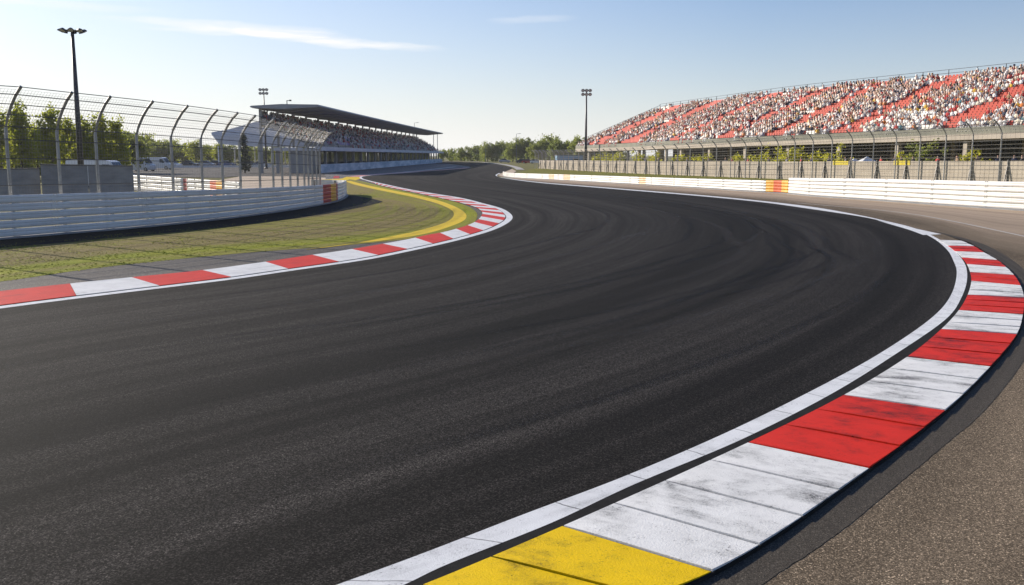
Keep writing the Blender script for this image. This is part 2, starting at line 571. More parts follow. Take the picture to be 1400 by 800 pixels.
class Path:
    def __init__(s, pts, side=1, per=14, smooth=True):
        s.p = crom(pts, per) if smooth else np.array(pts, dtype=float)
        d = np.linalg.norm(np.diff(s.p, axis=0), axis=1)
        s.c = np.concatenate([[0], np.cumsum(d)])
        s.len = float(s.c[-1])
        s.side = side

    def xy(s, st):
        return np.array([np.interp(st, s.c, s.p[:, 0]), np.interp(st, s.c, s.p[:, 1])])

    def nrm(s, st, h=.4):
        t = s.xy(min(st + h, s.len)) - s.xy(max(st - h, 0))
        t = t / np.linalg.norm(t)
        return s.side * np.array([t[1], -t[0]])

    def tan(s, st, h=.4):
        t = s.xy(min(st + h, s.len)) - s.xy(max(st - h, 0))
        return t / np.linalg.norm(t)

    def pt(s, st, d=0.0, z=0.0):
        if st > s.len or st < 0:
            e = s.len if st > s.len else 0.0
            q = s.xy(e) + s.tan(e) * (st - e)
            n = s.nrm(e)
        else:
            q, n = s.xy(st), s.nrm(st)
        return (float(q[0] + n[0] * d), float(q[1] + n[1] * d), z)

    def near(s, xy):
        return float(s.c[np.argmin(np.linalg.norm(s.p - np.array(xy), axis=1))])

    def at_px(s, x, d=0.0, smax=None):
        """station whose ground point at offset d lies on the photo column x"""
        best = min(np.arange(0, s.len if smax is None else smax, .4 if smax is None else .02), key=lambda q: abs(PX(s.pt(q, d, 1.5))[0] - x) + (1e6 if s.pt(q, d)[1] < 3 else 0))
        return float(best)


def strip(name, A, B, z, mat, n_across=1, zB=None, uv='metres', parent=None, v0=0.0):
    """a sheet between two polylines of equal length (lists of xy)"""
    mb = MB()
    vs, uvs = [], []
    acc = 0
    zB = z if zB is None else zB
    for i in range(len(A)):
        a, b = np.array(A[i]), np.array(B[i])
        if i:
            acc += float(np.linalg.norm((a + b) / 2 - (np.array(A[i - 1]) + np.array(B[i - 1])) / 2))
        w = float(np.linalg.norm(b - a))
        for j in range(n_across + 1):
            f = j / n_across
            q = a + (b - a) * f
            vs.append((q[0], q[1], z + (zB - z) * f))
            uvs.append((acc, v0 + (f * w if uv == 'metres' else f * uv)))
    k = n_across + 1
    fs = [(i * k + j, i * k + j + 1, (i + 1) * k + j + 1, (i + 1) * k + j) for i in range(len(A) - 1) for j in range(n_across)]
    mb.add(vs, fs, 0, uvs)
    return mb.build(name, mat, parent)


def resample_pairs(A, B, pairs, per=16):
    """two Paths matched at anchor points; returns equally indexed polylines"""
    oa, ob = [], []
    sa = [A.near(p) for p, _ in pairs]
    sb = [B.near(q) for _, q in pairs]
    for i in range(len(pairs) - 1):
        for j in range(per):
            t = j / per
            oa.append(A.xy(sa[i] + (sa[i + 1] - sa[i]) * t))
            ob.append(B.xy(sb[i] + (sb[i + 1] - sb[i]) * t))
    oa.append(A.xy(sa[-1]))
    ob.append(B.xy(sb[-1]))
    return oa, ob


def area(name, pts, z, mat):
    tris = geometry.tessellate_polygon([[Vector((p[0], p[1], 0)) for p in pts]])
    mb = MB()
    mb.add([(p[0], p[1], z) for p in pts], [tuple(t) for t in tris], 0, [(p[0], p[1]) for p in pts])
    return mb.build(name, mat)


ORD = ['first', 'second', 'third', 'fourth', 'fifth', 'sixth', 'seventh', 'eighth', 'ninth', 'tenth', 'eleventh', 'twelfth', 'thirteenth', 'fourteenth',
       'fifteenth', 'sixteenth', 'seventeenth', 'eighteenth', 'nineteenth', 'twentieth', 'twenty-first', 'twenty-second', 'twenty-third', 'twenty-fourth',
       'twenty-fifth', 'twenty-sixth', 'twenty-seventh', 'twenty-eighth', 'twenty-ninth', 'thirtieth']

# ------------------------------------------------------------------ sky and sun
SUN_AZ, SUN_EL = R(-53), R(22.5)          # azimuth from +Y, clockwise positive
w = bpy.data.worlds.new('World')
S.world = w
w.use_nodes = True
wn = w.node_tree
for n in list(wn.nodes):
    wn.nodes.remove(n)
k = NT(wn)
out = k.n('ShaderNodeOutputWorld')
bg = k.n('ShaderNodeBackground')
bg.inputs['Strength'].default_value = .095
k.l(bg.outputs[0], out.inputs[0])
sky = k.n('ShaderNodeTexSky', sky_type='NISHITA')
sky.sun_disc = False
sky.sun_elevation = SUN_EL
sky.sun_rotation = SUN_AZ
sky.air_density = 1.0
sky.dust_density = .9
sky.ozone_density = 2.0
# wisps of cirrus: streaks at fixed directions of the sky, frayed by noise
geo = k.n('ShaderNodeTexCoord')
sep = k.n('ShaderNodeSeparateXYZ')
k.l(geo.outputs['Generated'], sep.inputs[0])
az = k.math('ARCTAN2', sep.outputs[0], sep.outputs[1])
el = k.math('ARCSINE', sep.outputs[2])
comb = k.n('ShaderNodeCombineXYZ')
k.l(az, comb.inputs[0])
k.l(el, comb.inputs[1])
mp = k.n('ShaderNodeMapping')
mp.inputs['Scale'].default_value = (9, 75, 1)
mp.inputs['Rotation'].default_value = (0, 0, 0)
k.l(comb.outputs[0], mp.inputs[0])
fr = k.noise(mp.outputs[0], 1.0, 6, .6, .5)
mp2 = k.n('ShaderNodeMapping')
mp2.inputs['Scale'].default_value = (5, 22, 1)
k.l(comb.outputs[0], mp2.inputs[0])
fr2 = k.noise(mp2.outputs[0], 1.0, 5, .6, .3)
warp = k.math('MULTIPLY', k.math('SUBTRACT', fr2, .5), .022)
elw = k.math('ADD', el, warp)


def streak(a0, e0, wa, we, slope, amp):
    da = k.math('SUBTRACT', az, a0)
    u = k.math('DIVIDE', da, wa)
    v = k.math('DIVIDE', k.math('SUBTRACT', k.math('SUBTRACT', elw, e0), k.math('MULTIPLY', da, slope)), we)
    q = k.math('SUBTRACT', 1.0, k.math('ADD', k.math('MULTIPLY', u, u), k.math('MULTIPLY', v, v)))
    q = k.math('MAXIMUM', q, 0.0)
    return k.math('MULTIPLY', k.math('MULTIPLY', q, k.ramp(fr, .28, .56)), amp * .95)


tot = None
for a in ((-.295, .1235, .125, .0075, -.012, .85), (-.145, .1105, .085, .0055, -.07, .8), (-.22, .119, .07, .006, -.05, .7), (-.52, .136, .07, .006, 0, .8), (-.50, .160, .12, .005, 0, .6),
          (.02, .137, .05, .004, .02, .30), (-.42, .137, .08, .005, 0, .4)):
    q = streak(*a)
    tot = q if tot is None else k.math('ADD', tot, q)
tot = k.math('MINIMUM', tot, 1.0)
low = k.math('POWER', 2.718, k.math('MULTIPLY', k.math('ABSOLUTE', el), -12.0))      # pale summer haze low in the sky
skyb = k.mix(1.0, sky.outputs[0], (.60, .745, 1.0), 'MULTIPLY')
side = k.ramp(az, -.75, .25, .55, 0.0)             # brighter air on the side of the sun
lowf = k.math('MINIMUM', k.math('ADD', k.math('MULTIPLY', low, .80), k.math('MULTIPLY', side, k.ramp(el, 0, .5, 1, 0))), .93)
skyb = k.mix(lowf, skyb, (8.0, 7.9, 7.65))
skycol = k.mix(tot, skyb, (8.0, 7.9, 7.8))
k.l(skycol, bg.inputs[0])

sd = bpy.data.lights.new('sun', 'SUN')
sd.energy = 4.9
sd.angle = R(.55)
sd.color = (1.0, .91, .78)
sun = bpy.data.objects.new('sun', sd)
COL.objects.link(sun)
to_sun = Vector((math.sin(SUN_AZ) * math.cos(SUN_EL), math.cos(SUN_AZ) * math.cos(SUN_EL), math.sin(SUN_EL)))
sun.rotation_euler = to_sun.to_track_quat('Z', 'Y').to_euler()
sun.location = to_sun * 200
S.view_settings.view_transform = 'Standard'
S.view_settings.look = 'None'
S.view_settings.gamma = 1
S.view_settings.exposure = 0.47

# ------------------------------------------------------------------ the ground and the circuit
mb = MB()
nr = 48
ring = [0, 60, 200, 500, 1200, 2600]
vs = [(0, 0, -.06)]
for r_ in ring[1:]:
    vs += [(r_ * math.cos(2 * math.pi * i / nr), r_ * math.sin(2 * math.pi * i / nr), -.06) for i in range(nr)]
fs = [(0, 1 + i, 1 + (i + 1) % nr) for i in range(nr)]
for q in range(len(ring) - 2):
    a, b = 1 + q * nr, 1 + (q + 1) * nr
    fs += [(a + i, b + i, b + (i + 1) % nr, a + (i + 1) % nr) for i in range(nr)]
mb.add(vs, fs)
tag(mb.build('ground', M['ground'], loc=(0, 0, 0)), kind='structure')

Lpx = [(0, 422), (107, 408), (229, 393), (318, 382), (400, 370), (502, 355), (562, 343), (620, 330), (670, 316), (692, 306), (700, 298.5), (697, 292), (685, 285),
       (660, 278), (632, 271), (595, 265), (560, 259), (527, 252), (505, 247), (495.5, 244), (498, 241), (520, 239), (575, 235), (645, 229.5), (640, 227.3), (612, 224), (570, 221.5)]
Rpx = [(461, 800), (568, 761), (718, 703), (843, 656), (984, 596), (1109, 535), (1202, 484), (1277, 432), (1300, 404), (1308, 372), (1304, 358), (1295, 342), (1274, 325),
       (1244, 312), (1208, 303), (1181, 297), (1100, 284), (1040, 276), (969, 269), (837, 258), (739, 250), (699, 245), (683, 242), (679, 239.5), (684, 237), (700, 230), (692, 227), (668, 223.2), (615, 220.6)]
Lpts = [(-33, -24), (-21, -3)] + [G(*p) for p in Lpx]
Rpts = [(-21, -28), (-9, -4)] + [G(*p) for p in Rpx]
LP, RP = Path(Lpts, side=-1), Path(Rpts, side=1)
pairs = [((-33, -24), (-21, -28)), ((-21, -3), (-9, -4)), (G(0, 422), G(568, 761)), (G(318, 382), G(984, 596)), (G(562, 343), G(1202, 484)), (G(670, 316), G(1300, 404)), (G(692, 306), G(1308, 372)),
         (G(700, 298.5), G(1304, 358)), (G(685, 285), G(1244, 312)), (G(632, 271), G(1100, 284)), (G(560, 259), G(969, 269)), (G(505, 247), G(837, 258)), (G(498, 241), G(739, 250)),
         (G(520, 239), G(699, 245)), (G(575, 235), G(679, 239.5)), (G(645, 229.5), G(700, 230)), (G(640, 227.3), G(692, 227)), (G(612, 224), G(668, 223.2)), (G(570, 221.5), G(615, 220.6))]
ta, tb = resample_pairs(LP, RP, pairs, 18)
tag(strip('track', ta, tb, 0.0, M['track'], 10, uv=13.0), kind='structure')

# rubber laid down on the track: long tapering marks that cross the lanes
TA, TB = np.array(ta), np.array(tb)


def lane(i, v):
    i = min(max(i, 0), len(TA) - 1.001)
    j = int(i)
    f = i - j
    a = TA[j] + (TA[j + 1] - TA[j]) * f
    b = TB[j] + (TB[j + 1] - TB[j]) * f
    return a + (b - a) * v


def rubber(name, gain, col):
    m, nt, b = new_mat(name)
    k = NT(nt)
    sep = k.n('ShaderNodeSeparateXYZ')
    k.l(k.coord('UV'), sep.inputs[0])
    e = k.math('SUBTRACT', 1.0, k.math('ABSOLUTE', k.math('SUBTRACT', k.math('MULTIPLY', sep.outputs[1], 2.0), 1.0)))
    e = k.ramp(e, 0.0, .55)
    t = k.math('SUBTRACT', 1.0, k.math('ABSOLUTE', k.math('SUBTRACT', k.math('MULTIPLY', sep.outputs[0], 2.0), 1.0)))
    t = k.ramp(t, 0.0, .5)
    n_ = k.ramp(k.noise(k.coord('UV', (30, 4, 1)), 1.0, 4, .6), .3, .7, .35, 1.0)
    g_ = k.ramp(k.noise(k.coord('Object'), 60, 3, .7), .35, .65, .45, 1.0)
    al = k.math('MULTIPLY', k.math('MULTIPLY', e, t), k.math('MULTIPLY', k.math('MULTIPLY', n_, g_), gain))
    b.inputs['Base Color'].default_value = c4(col)
    b.inputs['Roughness'].default_value = .7
    b.inputs['Specular IOR Level'].default_value = .15
    k.l(al, b.inputs['Alpha'])
    return m


M['rubber'] = rubber('dark rubber mark', .5, (.0055, .0052, .005))
M['scrub'] = rubber('pale scrubbed asphalt', .38, (.068, .060, .054))
nmark = 0
for (i0, i1, v0, v1, bow, wd, kind_) in (
        (20, 165, .30, .62, .10, .34, 'rubber'), (28, 175, .36, .68, .10, .34, 'rubber'), (40, 150, .55, .82, .06, .3, 'rubber'), (30, 190, .62, .50, .16, .3, 'rubber'), (55, 185, .74, .62, .06, .3, 'rubber'),
        (60, 190, .80, .47, .15, .3, 'rubber'), (70, 160, .42, .50, .06, .28, 'rubber'), (90, 215, .90, .52, .03, .36, 'rubber'), (85, 200, .20, .34, .05, .3, 'rubber'),
        (25, 150, .20, .46, .02, .5, 'scrub'), (60, 180, .58, .30, .2, .5, 'scrub'), (75, 200, .85, .6, .05, .55, 'scrub'), (45, 140, .68, .9, .04, .4, 'scrub'), (95, 190, .3, .5, .1, .4, 'scrub'),
        (65, 150, .66, .60, .14, .22, 'rubber'), (68, 153, .70, .64, .14, .22, 'rubber'), (100, 170, .55, .72, .05, .25, 'scrub'), (36, 120, .10, .28, .0, .3, 'rubber'), (30, 110, .86, .92, .0, .3, 'rubber')):
    nn_ = 70
    c_ = np.array([lane(i0 + (i1 - i0) * j / nn_, v0 + (v1 - v0) * j / nn_ + bow * math.sin(math.pi * j / nn_)) for j in range(nn_ + 1)])
    tg = np.gradient(c_, axis=0)
    tg /= np.linalg.norm(tg, axis=1)[:, None]
    nr_ = np.stack([tg[:, 1], -tg[:, 0]], 1)
    nmark += 1
    zz = .0006 + .00014 * nmark
    mb = MB()
    vs, fs, uvs = [], [], []
    for j in range(nn_ + 1):
        for h in range(4):
            q = c_[j] + nr_[j] * wd * (h / 3 - .5)
            vs.append((q[0], q[1], zz))
            uvs.append((j / nn_, h / 3))
        if j < nn_:
            fs += [(j * 4 + h, j * 4 + h + 1, j * 4 + h + 5, j * 4 + h + 4) for h in range(3)]
    mb.add(vs, fs, 0, uvs)
    tag(mb.build('tyre_mark', M[kind_]), kind='structure')

# right-hand side: white line, kerb, dark shoulder, run-off up to the guardrail
RLpx = [(502, 820), (553, 800), (603, 776), (755, 715), (862, 665), (1010, 603), (1133, 541), (1219, 488), (1296, 434), (1314, 408), (1322, 383), (1320, 363), (1310, 348), (1298, 337), (1276, 323), (1245, 310.5),
        (1209, 301.8), (1181, 295.5), (1112, 283.2), (1040, 274.6), (969, 267.8), (837, 257.1), (739, 249.3), (699, 244.5), (681, 241.6), (677.5, 239.5), (682, 236.8)]
RL2px = [(424, 813), (461, 800), (568, 761), (718, 703), (843, 656), (984, 596), (1109, 535), (1202, 484), (1277, 432), (1300, 404), (1308, 372), (1304, 358), (1295, 342), (1274, 325),
         (1244, 312), (1208, 303), (1181, 297), (1100, 284.6), (1040, 276.4), (969, 269.3), (837, 258.3), (739, 250.2), (699, 245.2), (683, 242.3), (679.5, 239.6), (684.5, 237)]
A, B = Path([(-21.5, -28.5), (-9.2, -4.4)] + [G(*p) for p in RL2px]), Path([(-21, -28.8), (-8.8, -4.7)] + [G(*p) for p in RLpx])
n = 260
aa = [A.xy(A.len * i / n) for i in range(n + 1)]
anch = [((-21.5, -28.5), (-21, -28.8)), ((-9.2, -4.4), (-8.8, -4.7)), (G(461, 800), G(553, 800)), (G(718, 703), G(755, 715)), (G(984, 596), G(1010, 603)), (G(1202, 484), G(1219, 488)), (G(1277, 432), G(1296, 434)),
        (G(1308, 372), G(1322, 383)), (G(1304, 358), G(1320, 363)), (G(1274, 325), G(1276, 323)), (G(1181, 297), G(1181, 295.5)), (G(1040, 276.4), G(1040, 274.6)), (G(837, 258.3), G(837, 257.1)), (G(699, 245.2), G(699, 244.5)), (G(684.5, 237), G(682, 236.8))]
la, lb = resample_pairs(A, B, anch, 18)
tag(strip('edge_line', la, lb, .004, M['line_white'], 2), kind='structure')

# run-off: from just under the track edge out to the guardrail
BRpx = [(1400, 288), (1310, 282), (1190, 273.6), (1115, 268.5), (1079, 265), (1040, 263), (929, 256), (771, 247), (699, 243)]
BRpts = [(46, 5), (36, 28)] + [G(*p) for p in BRpx] + [G(688, 240.6)]
BRP = Path(BRpts, side=1)              # heading away from the camera; +normal = away from the track
off = [RP.pt(RP.near(p), -0.35) for p in RP.p]
RIN = Path([p[:2] for p in off[::4]] + [off[-1][:2]], per=3)
rp = [((-21.3, -28.2), (20, -40)), (RIN.xy(RIN.near((-9, -4))), (40, -12)), (RIN.xy(RIN.near(G(718, 703))), (46, 5)), (RIN.xy(RIN.near(G(1202, 484))), (36, 28)), (RIN.xy(RIN.near(G(1308, 372))), G(1400, 288)),
      (RIN.xy(RIN.near(G(1274, 325))), G(1310, 282)), (RIN.xy(RIN.near(G(1181, 297))), G(1190, 273.6)), (RIN.xy(RIN.near(G(1040, 276))), G(1079, 265)), (RIN.xy(RIN.near(G(837, 258))), G(771, 247)), (RIN.xy(RIN.near(G(699, 245))), G(699, 243))]
BR2 = Path([(20, -40), (40, -12)] + BRpts)
ra, rb = resample_pairs(RIN, BR2, rp, 14)
tag(strip('runoff', ra, rb, -.004, M['runoff'], 8, uv=12.0), kind='structure')
# thin faded line across the run-off
FL = Path([G(*p) for p in [(1470, 338), (1400, 323), (1310, 304), (1250, 293.2), (1190, 286), (1130, 281), (1090, 277.6)]])
tag(strip('runoff_line', [FL.pt(FL.len * i / 60, -.07)[:2] for i in range(61)], [FL.pt(FL.len * i / 60, .07)[:2] for i in range(61)], .001, M['line_faint']), kind='structure')

# near kerb: blocks cut at the places the photograph shows, [inner px, outer px, colour, sub-blocks]
KI = [(470, 840), (577, 800), (770, 719), (1023, 605), (1154, 540), (1240, 488), (1287, 450), (1311, 424), (1323, 403), (1328, 384), (1326.5, 372), (1322, 361), (1315, 352), (1306, 343.5), (1296, 336), (1281, 328)]
KO = [(700, 880), (800, 846), (973, 781), (1188, 640), (1292, 561), (1354, 501), (1390, 457), (1398.5, 430), (1400, 407), (1395, 390), (1386, 376), (1375, 365), (1363, 355.5), (1345, 345), (1332, 337), (1314, 329)]
KC = ['yellow', 'yellow', 'white', 'red', 'white', 'red', 'white', 'red', 'white', 'red', 'white', 'red', 'white', 'red', 'white']
KSUB = [2, 2, 4, 3, 3, 3, 3, 3, 3, 2, 2, 2, 2, 2, 2]
HI, HO = .010, .030
ki = crom([G(p[0], p[1], HI) for p in KI], 12)
ko = crom([G(p[0], p[1], HO) for p in KO], 12)


def curve_at(c, t):
    t = min(max(t * 12, 0), len(c) - 1.0001)
    i = int(t)
    return c[i] + (c[i + 1] - c[i]) * (t - i)


kerb = thing('race_kerb', 'wide red, white and yellow kerb with black scuffs curving round the near right bend', 'kerb', (float(ki[30][0]), float(ki[30][1]), 0))
nb = len(KC)
mb = MB()                                             # concrete bed under the painted blocks
vs, fs, nn = [], [], nb * 12
for i in range(nn + 1):
    a, b = curve_at(ki, i / 12), curve_at(ko, i / 12)
    d = (b - a) / np.linalg.norm(b - a)
    a2, b2 = a - d * .34, b + d * .015
    vs += [(a2[0], a2[1], .0015), (a[0] - d[0] * .004, a[1] - d[1] * .004, .0025), (b2[0], b2[1], HO - .005), (b2[0], b2[1], -.05)]
    if i < nn:
        fs += [(i * 4 + j, i * 4 + j + 1, i * 4 + j + 5, i * 4 + j + 4) for j in range(3)]
mb.add(vs, fs)
mb.build('kerb_bed', M['kerb_base'], kerb)
ulen = 0
for bi in range(nb):
    sub = KSUB[bi]
    mb = MB()
    for q in range(sub):
        t0, t1 = bi + q / sub, bi + (q + 1) / sub
        a0, b0, a1, b1 = curve_at(ki, t0), curve_at(ko, t0), curve_at(ki, t1), curve_at(ko, t1)
        L = float(np.linalg.norm((a0 + b0 - a1 - b1) / 2))
        W_ = float(np.linalg.norm(b0 - a0))
        g = .009 / max(L, .05)
        NL, NW = 5, 6
        vs, uvs, fs = [], [], []
        for i in range(NL + 1):
            f = g + (1 - 2 * g) * i / NL
            tt = t0 + (t1 - t0) * f
            a, b = curve_at(ki, tt), curve_at(ko, tt)
            saw = .011 * (1 - f)                         # each block rises towards oncoming wheels
            for j in range(NW + 1):
                h = j / NW
                p = a + (b - a) * h
                z = HI + (HO - HI) * h + saw * min(1, h * 4) + .002
                vs.append((p[0], p[1], z))
                uvs.append((ulen + L * f, W_ * h + bi * .7))
        kk_ = NW + 1
        fs = [(i * kk_ + j, i * kk_ + j + 1, (i + 1) * kk_ + j + 1, (i + 1) * kk_ + j) for i in range(NL) for j in range(NW)]
        base = len(vs)
        rim = [i for i in range(kk_)] + [i * kk_ + NW for i in range(1, NL + 1)] + [NL * kk_ + j for j in range(NW - 1, -1, -1)] + [i * kk_ for i in range(NL - 1, 0, -1)]
        for r_ in rim:
            vs.append((vs[r_][0], vs[r_][1], vs[r_][2] - .03))
            uvs.append(uvs[r_])
        for j in range(len(rim)):
            j2 = (j + 1) % len(rim)
            fs.append((rim[j], rim[j2], base + j2, base + j))
        mb.add(vs, fs, 0, uvs)
        ulen += L
    mb.build(KC[bi] + '_block', M[KC[bi]], kerb)
# thin flat white marks where the kerb runs out
A = Path([G(*p) for p in [(1287, 320.5), (1262, 315), (1225, 307), (1200, 301.5)]])
B = Path([G(*p) for p in [(1262, 321.5), (1243, 314.5), (1216, 306.5), (1198, 301)]])
tag(strip('kerb_end_mark', [A.xy(A.len * i / 20) for i in range(21)], [B.xy(B.len * i / 20) for i in range(21)], .006, M['line_white']), kind='structure')

# dark shoulder outside the kerb
SO = [(925, 880), (1040, 800), (1121, 746), (1166, 713), (1220, 668), (1274, 623), (1347, 560), (1402, 490), (1424, 450), (1432, 425), (1426, 400), (1408, 376), (1378, 351.5), (1340, 332), (1303, 322), (1270, 314)]
SI = KO[0:2] + KO[2:14] + [KO[14], (1300, 323.5)]
A = Path([(-20.4, -29.5), (-8, -5)] + [G(*p) for p in SI])
B = Path([(-20, -30), (-7, -5.6)] + [G(*p) for p in SO])
n = 150
sa, sb = [], []
anch = [((-20.4, -29.5), (-20, -30)), ((-8, -5), (-7, -5.6)), (G(973, 781), G(1040, 800)), (G(1188, 640), G(1220, 668)), (G(1292, 561), G(1347, 560)), (G(1390, 457), G(1424, 450)), (G(1400, 407), G(1426, 400)),
        (G(1375, 365), G(1378, 351.5)), (G(1332, 337), G(1303, 322)), (G(1300, 323.5), G(1270, 314))]
sa, sb = resample_pairs(A, B, anch, 16)
sa = [a - (b - a) / np.linalg.norm(b - a) * 2.4 for a, b in zip(sa, sb)]
cs = np.concatenate([[0], np.cumsum(np.linalg.norm(np.diff(np.array(sb), axis=0), axis=1))])
nf = int(cs[-1] / .06)
fa, fb = [], []
for i in range(nf + 1):
    q = cs[-1] * i / nf
    a = np.array([np.interp(q, cs, np.array(sa)[:, c]) for c in (0, 1)])
    b = np.array([np.interp(q, cs, np.array(sb)[:, c]) for c in (0, 1)])
    jit = .003 * math.sin(q * 5.1) * math.sin(q * 2.3 + 1) + random.uniform(-.005, .005)
    fa.append(a)
    fb.append(b + (b - a) / np.linalg.norm(b - a) * jit)
sa, sb = fa, fb
tag(strip('shoulder', sa, sb, -.001, M['shoulder'], 3), kind='structure')

# left-hand side: verge, grass, lines, kerb
BLpx = [(0, 327.5), (89, 320), (196, 311), (311, 299), (390, 288.5), (439, 280), (458, 276), (468, 272), (473, 267.5)]
BLp = [G(*p) for p in BLpx]
e0 = np.array(BLp[0])
back = [tuple(e0 + np.array((-.574, -.819)) * q) for q in (34, 17)]
tip = np.array(BLp[-1])
BLpts = back + BLp + [tuple(tip + np.array((-.35, 1.5))), tuple(tip + np.array((-1.5, 2.9))), tuple(tip + np.array((-3.2, 3.8)))]
BLP = Path(BLpts, side=-1)
xs_tip = BLP.near(tip)             # +normal = behind the rail, away from the track
VI = Path([LP.pt(q, .12)[:2] for q in np.linspace(0, LP.near(G(498, 241)), 260)], smooth=False)
vp = [(VI.xy(0), back[0]), (VI.xy(VI.near((-21, -3))), back[1]), (VI.xy(VI.near(G(0, 422))), BLp[0]), (VI.xy(VI.near(G(229, 393))), BLp[1]), (VI.xy(VI.near(G(400, 370))), BLp[2]), (VI.xy(VI.near(G(562, 343))), BLp[3]),
      (VI.xy(VI.near(G(692, 306))), BLp[5]), (VI.xy(VI.near(G(685, 285))), BLp[7]), (VI.xy(VI.near(G(595, 265))), BLp[8]), (VI.xy(VI.near(G(505, 247))), tip + np.array((-.35, 1.5))), (VI.xy(VI.near(G(495.5, 244))), tip + np.array((-3.2, 3.8)))]
va, vb = resample_pairs(VI, BLP, vp, 14)
vb = [b + (b - a) / np.linalg.norm(b - a) * .5 for a, b in zip(va, vb)]
tag(strip('verge', va, vb, -.004, M['verge_asphalt'], 6), kind='structure')
GEpx = [(-60, 392), (0, 385), (143, 365), (321, 347), (500, 333), (600, 321), (640, 309), (652, 298), (648, 287), (625, 277), (570, 265), (525, 255.5), (497, 248.5), (478, 245)]
GP = Path([(-34, -14), (-24, 3)] + [G(*p) for p in GEpx])
gp = [((-34, -14), back[0]), ((-24, 3), back[1]), (G(0, 385), BLp[0]), (G(143, 365), BLp[1]), (G(321, 347), BLp[2]), (G(500, 333), BLp[3]), (G(640, 309), BLp[5]), (G(648, 287), BLp[7]), (G(570, 265), BLp[8]), (G(497, 248.5), tip + np.array((-.35, 1.5))), (G(478, 245), tip + np.array((-3.2, 3.8)))]
ga, gb = resample_pairs(GP, BLP, gp, 14)
gb = [b + (b - a) / np.linalg.norm(b - a) * .5 for a, b in zip(ga, gb)]
tag(strip('grass_verge', ga, gb, 0.0, M['verge_grass'], 8), kind='structure')

# yellow line inside the left kerb
YO = [(420, 341), (470, 334.5), (527, 328.5), (580, 320), (615, 310), (635, 301), (637, 293), (627, 285), (605, 276), (570, 267), (527, 258.5), (495, 251.5), (480, 247.5)]
YI = [(418, 341.5), (467, 335.8), (521, 326), (570, 316), (607, 305), (619, 297), (619, 289), (605, 281), (590, 276), (560, 268.5), (518, 260), (485, 252.5), (471, 247.5)]
A, B = Path([G(*p) for p in YO]), Path([G(*p) for p in YI])
ya, yb = resample_pairs(A, B, [(G(*YO[i]), G(*YI[i])) for i in range(len(YO))], 10)
tag(strip('yellow_line', ya, yb, .004, M['line_yellow']), kind='structure')

# short turf blades standing on the verge
gm, gnt, gb_ = new_mat('turf blades')
gk = NT(gnt)
ga_ = gk.n('ShaderNodeAttribute', attribute_name='leaf')
gk.l(gk.mix(ga_.outputs['Fac'], (.27, .31, .01), (.42, .37, .06)), gb_.inputs['Base Color'])
gb_.inputs['Roughness'].default_value = .8
gb_.inputs['Specular IOR Level'].default_value = .1
GA, GB = np.array(ga), np.array(gb)
NG = 36000
ii = RNG.uniform(0, len(GA) - 1.001, NG)
jj = ii.astype(int)
ff = (ii - jj)[:, None]
a_ = GA[jj] + (GA[jj + 1] - GA[jj]) * ff
b_ = GB[jj] + (GB[jj + 1] - GB[jj]) * ff
ln = np.linalg.norm(GA[jj + 1] - GA[jj], axis=1)
vv = RNG.uniform(-.012, .80, NG)[:, None]
pp = a_ + (b_ - a_) * vv
clump = np.sin(pp[:, 0] * 1.7 + np.sin(pp[:, 1] * .9) * 2) * np.sin(pp[:, 1] * 2.1 + pp[:, 0] * .6)
keep = (RNG.uniform(-.7, 1.2, NG) < clump + .45 - vv[:, 0] * .9) & (pp[:, 1] > 10) & (pp[:, 1] < 75)
ymid = (np.array(ya) + np.array(yb)) / 2
keep &= np.min(np.linalg.norm(pp[:, None, :] - ymid[None, ::2, :], axis=2), axis=1) > .62
pp, clump = pp[keep], clump[keep]
n_b = len(pp)
hh = RNG.uniform(.004, .013, (n_b, 1))
an = RNG.uniform(0, 6.28, n_b)
dx = np.stack([np.cos(an), np.sin(an)], 1) * .03
tipo = RNG.normal(0, .035, (n_b, 2))
V_ = np.stack([np.concatenate([pp - dx, np.full((n_b, 1), .001)], 1), np.concatenate([pp + dx, np.full((n_b, 1), .001)], 1), np.concatenate([pp + dx * .4 + tipo, hh], 1), np.concatenate([pp - dx * .4 + tipo, hh], 1)], 1).reshape(-1, 3)
gme = leaf_mesh('grass', V_, np.repeat(np.clip(.5 - clump * .4 + RNG.uniform(-.25, .25, n_b), 0, 1), 4), gm)
go = bpy.data.objects.new('grass', gme)
COL.objects.link(go)
tag(go, 'short yellow green turf blades on the verge by the left kerb', 'grass', kind='stuff')
# near-black strip that paints in the cast shadow of the left guardrail
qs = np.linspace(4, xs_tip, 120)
tag(strip('painted_shadow_strip', [BLP.pt(q, .3)[:2] for q in qs], [BLP.pt(q, -2.9 + 2.3 * max(0, (q - xs_tip + 9) / 9))[:2] for q in qs], .004, M['painted_shadow']), kind='structure')
s_end = LP.near(G(575, 235))
sl = np.linspace(0, s_end, 420)
tag(strip('edge_line', [LP.pt(q, -.02)[:2] for q in sl], [LP.pt(q, .27)[:2] for q in sl], .004, M['line_white']), kind='structure')
s_a, s_b = LP.near(G(497, 242)), LP.near(G(645, 229.5))
sl = np.linspace(s_a, s_b, 80)
tag(strip('faded_line', [LP.pt(q, .28)[:2] for q in sl], [LP.pt(q, 1.7)[:2] for q in sl], .006, M['line_pink']), kind='structure')

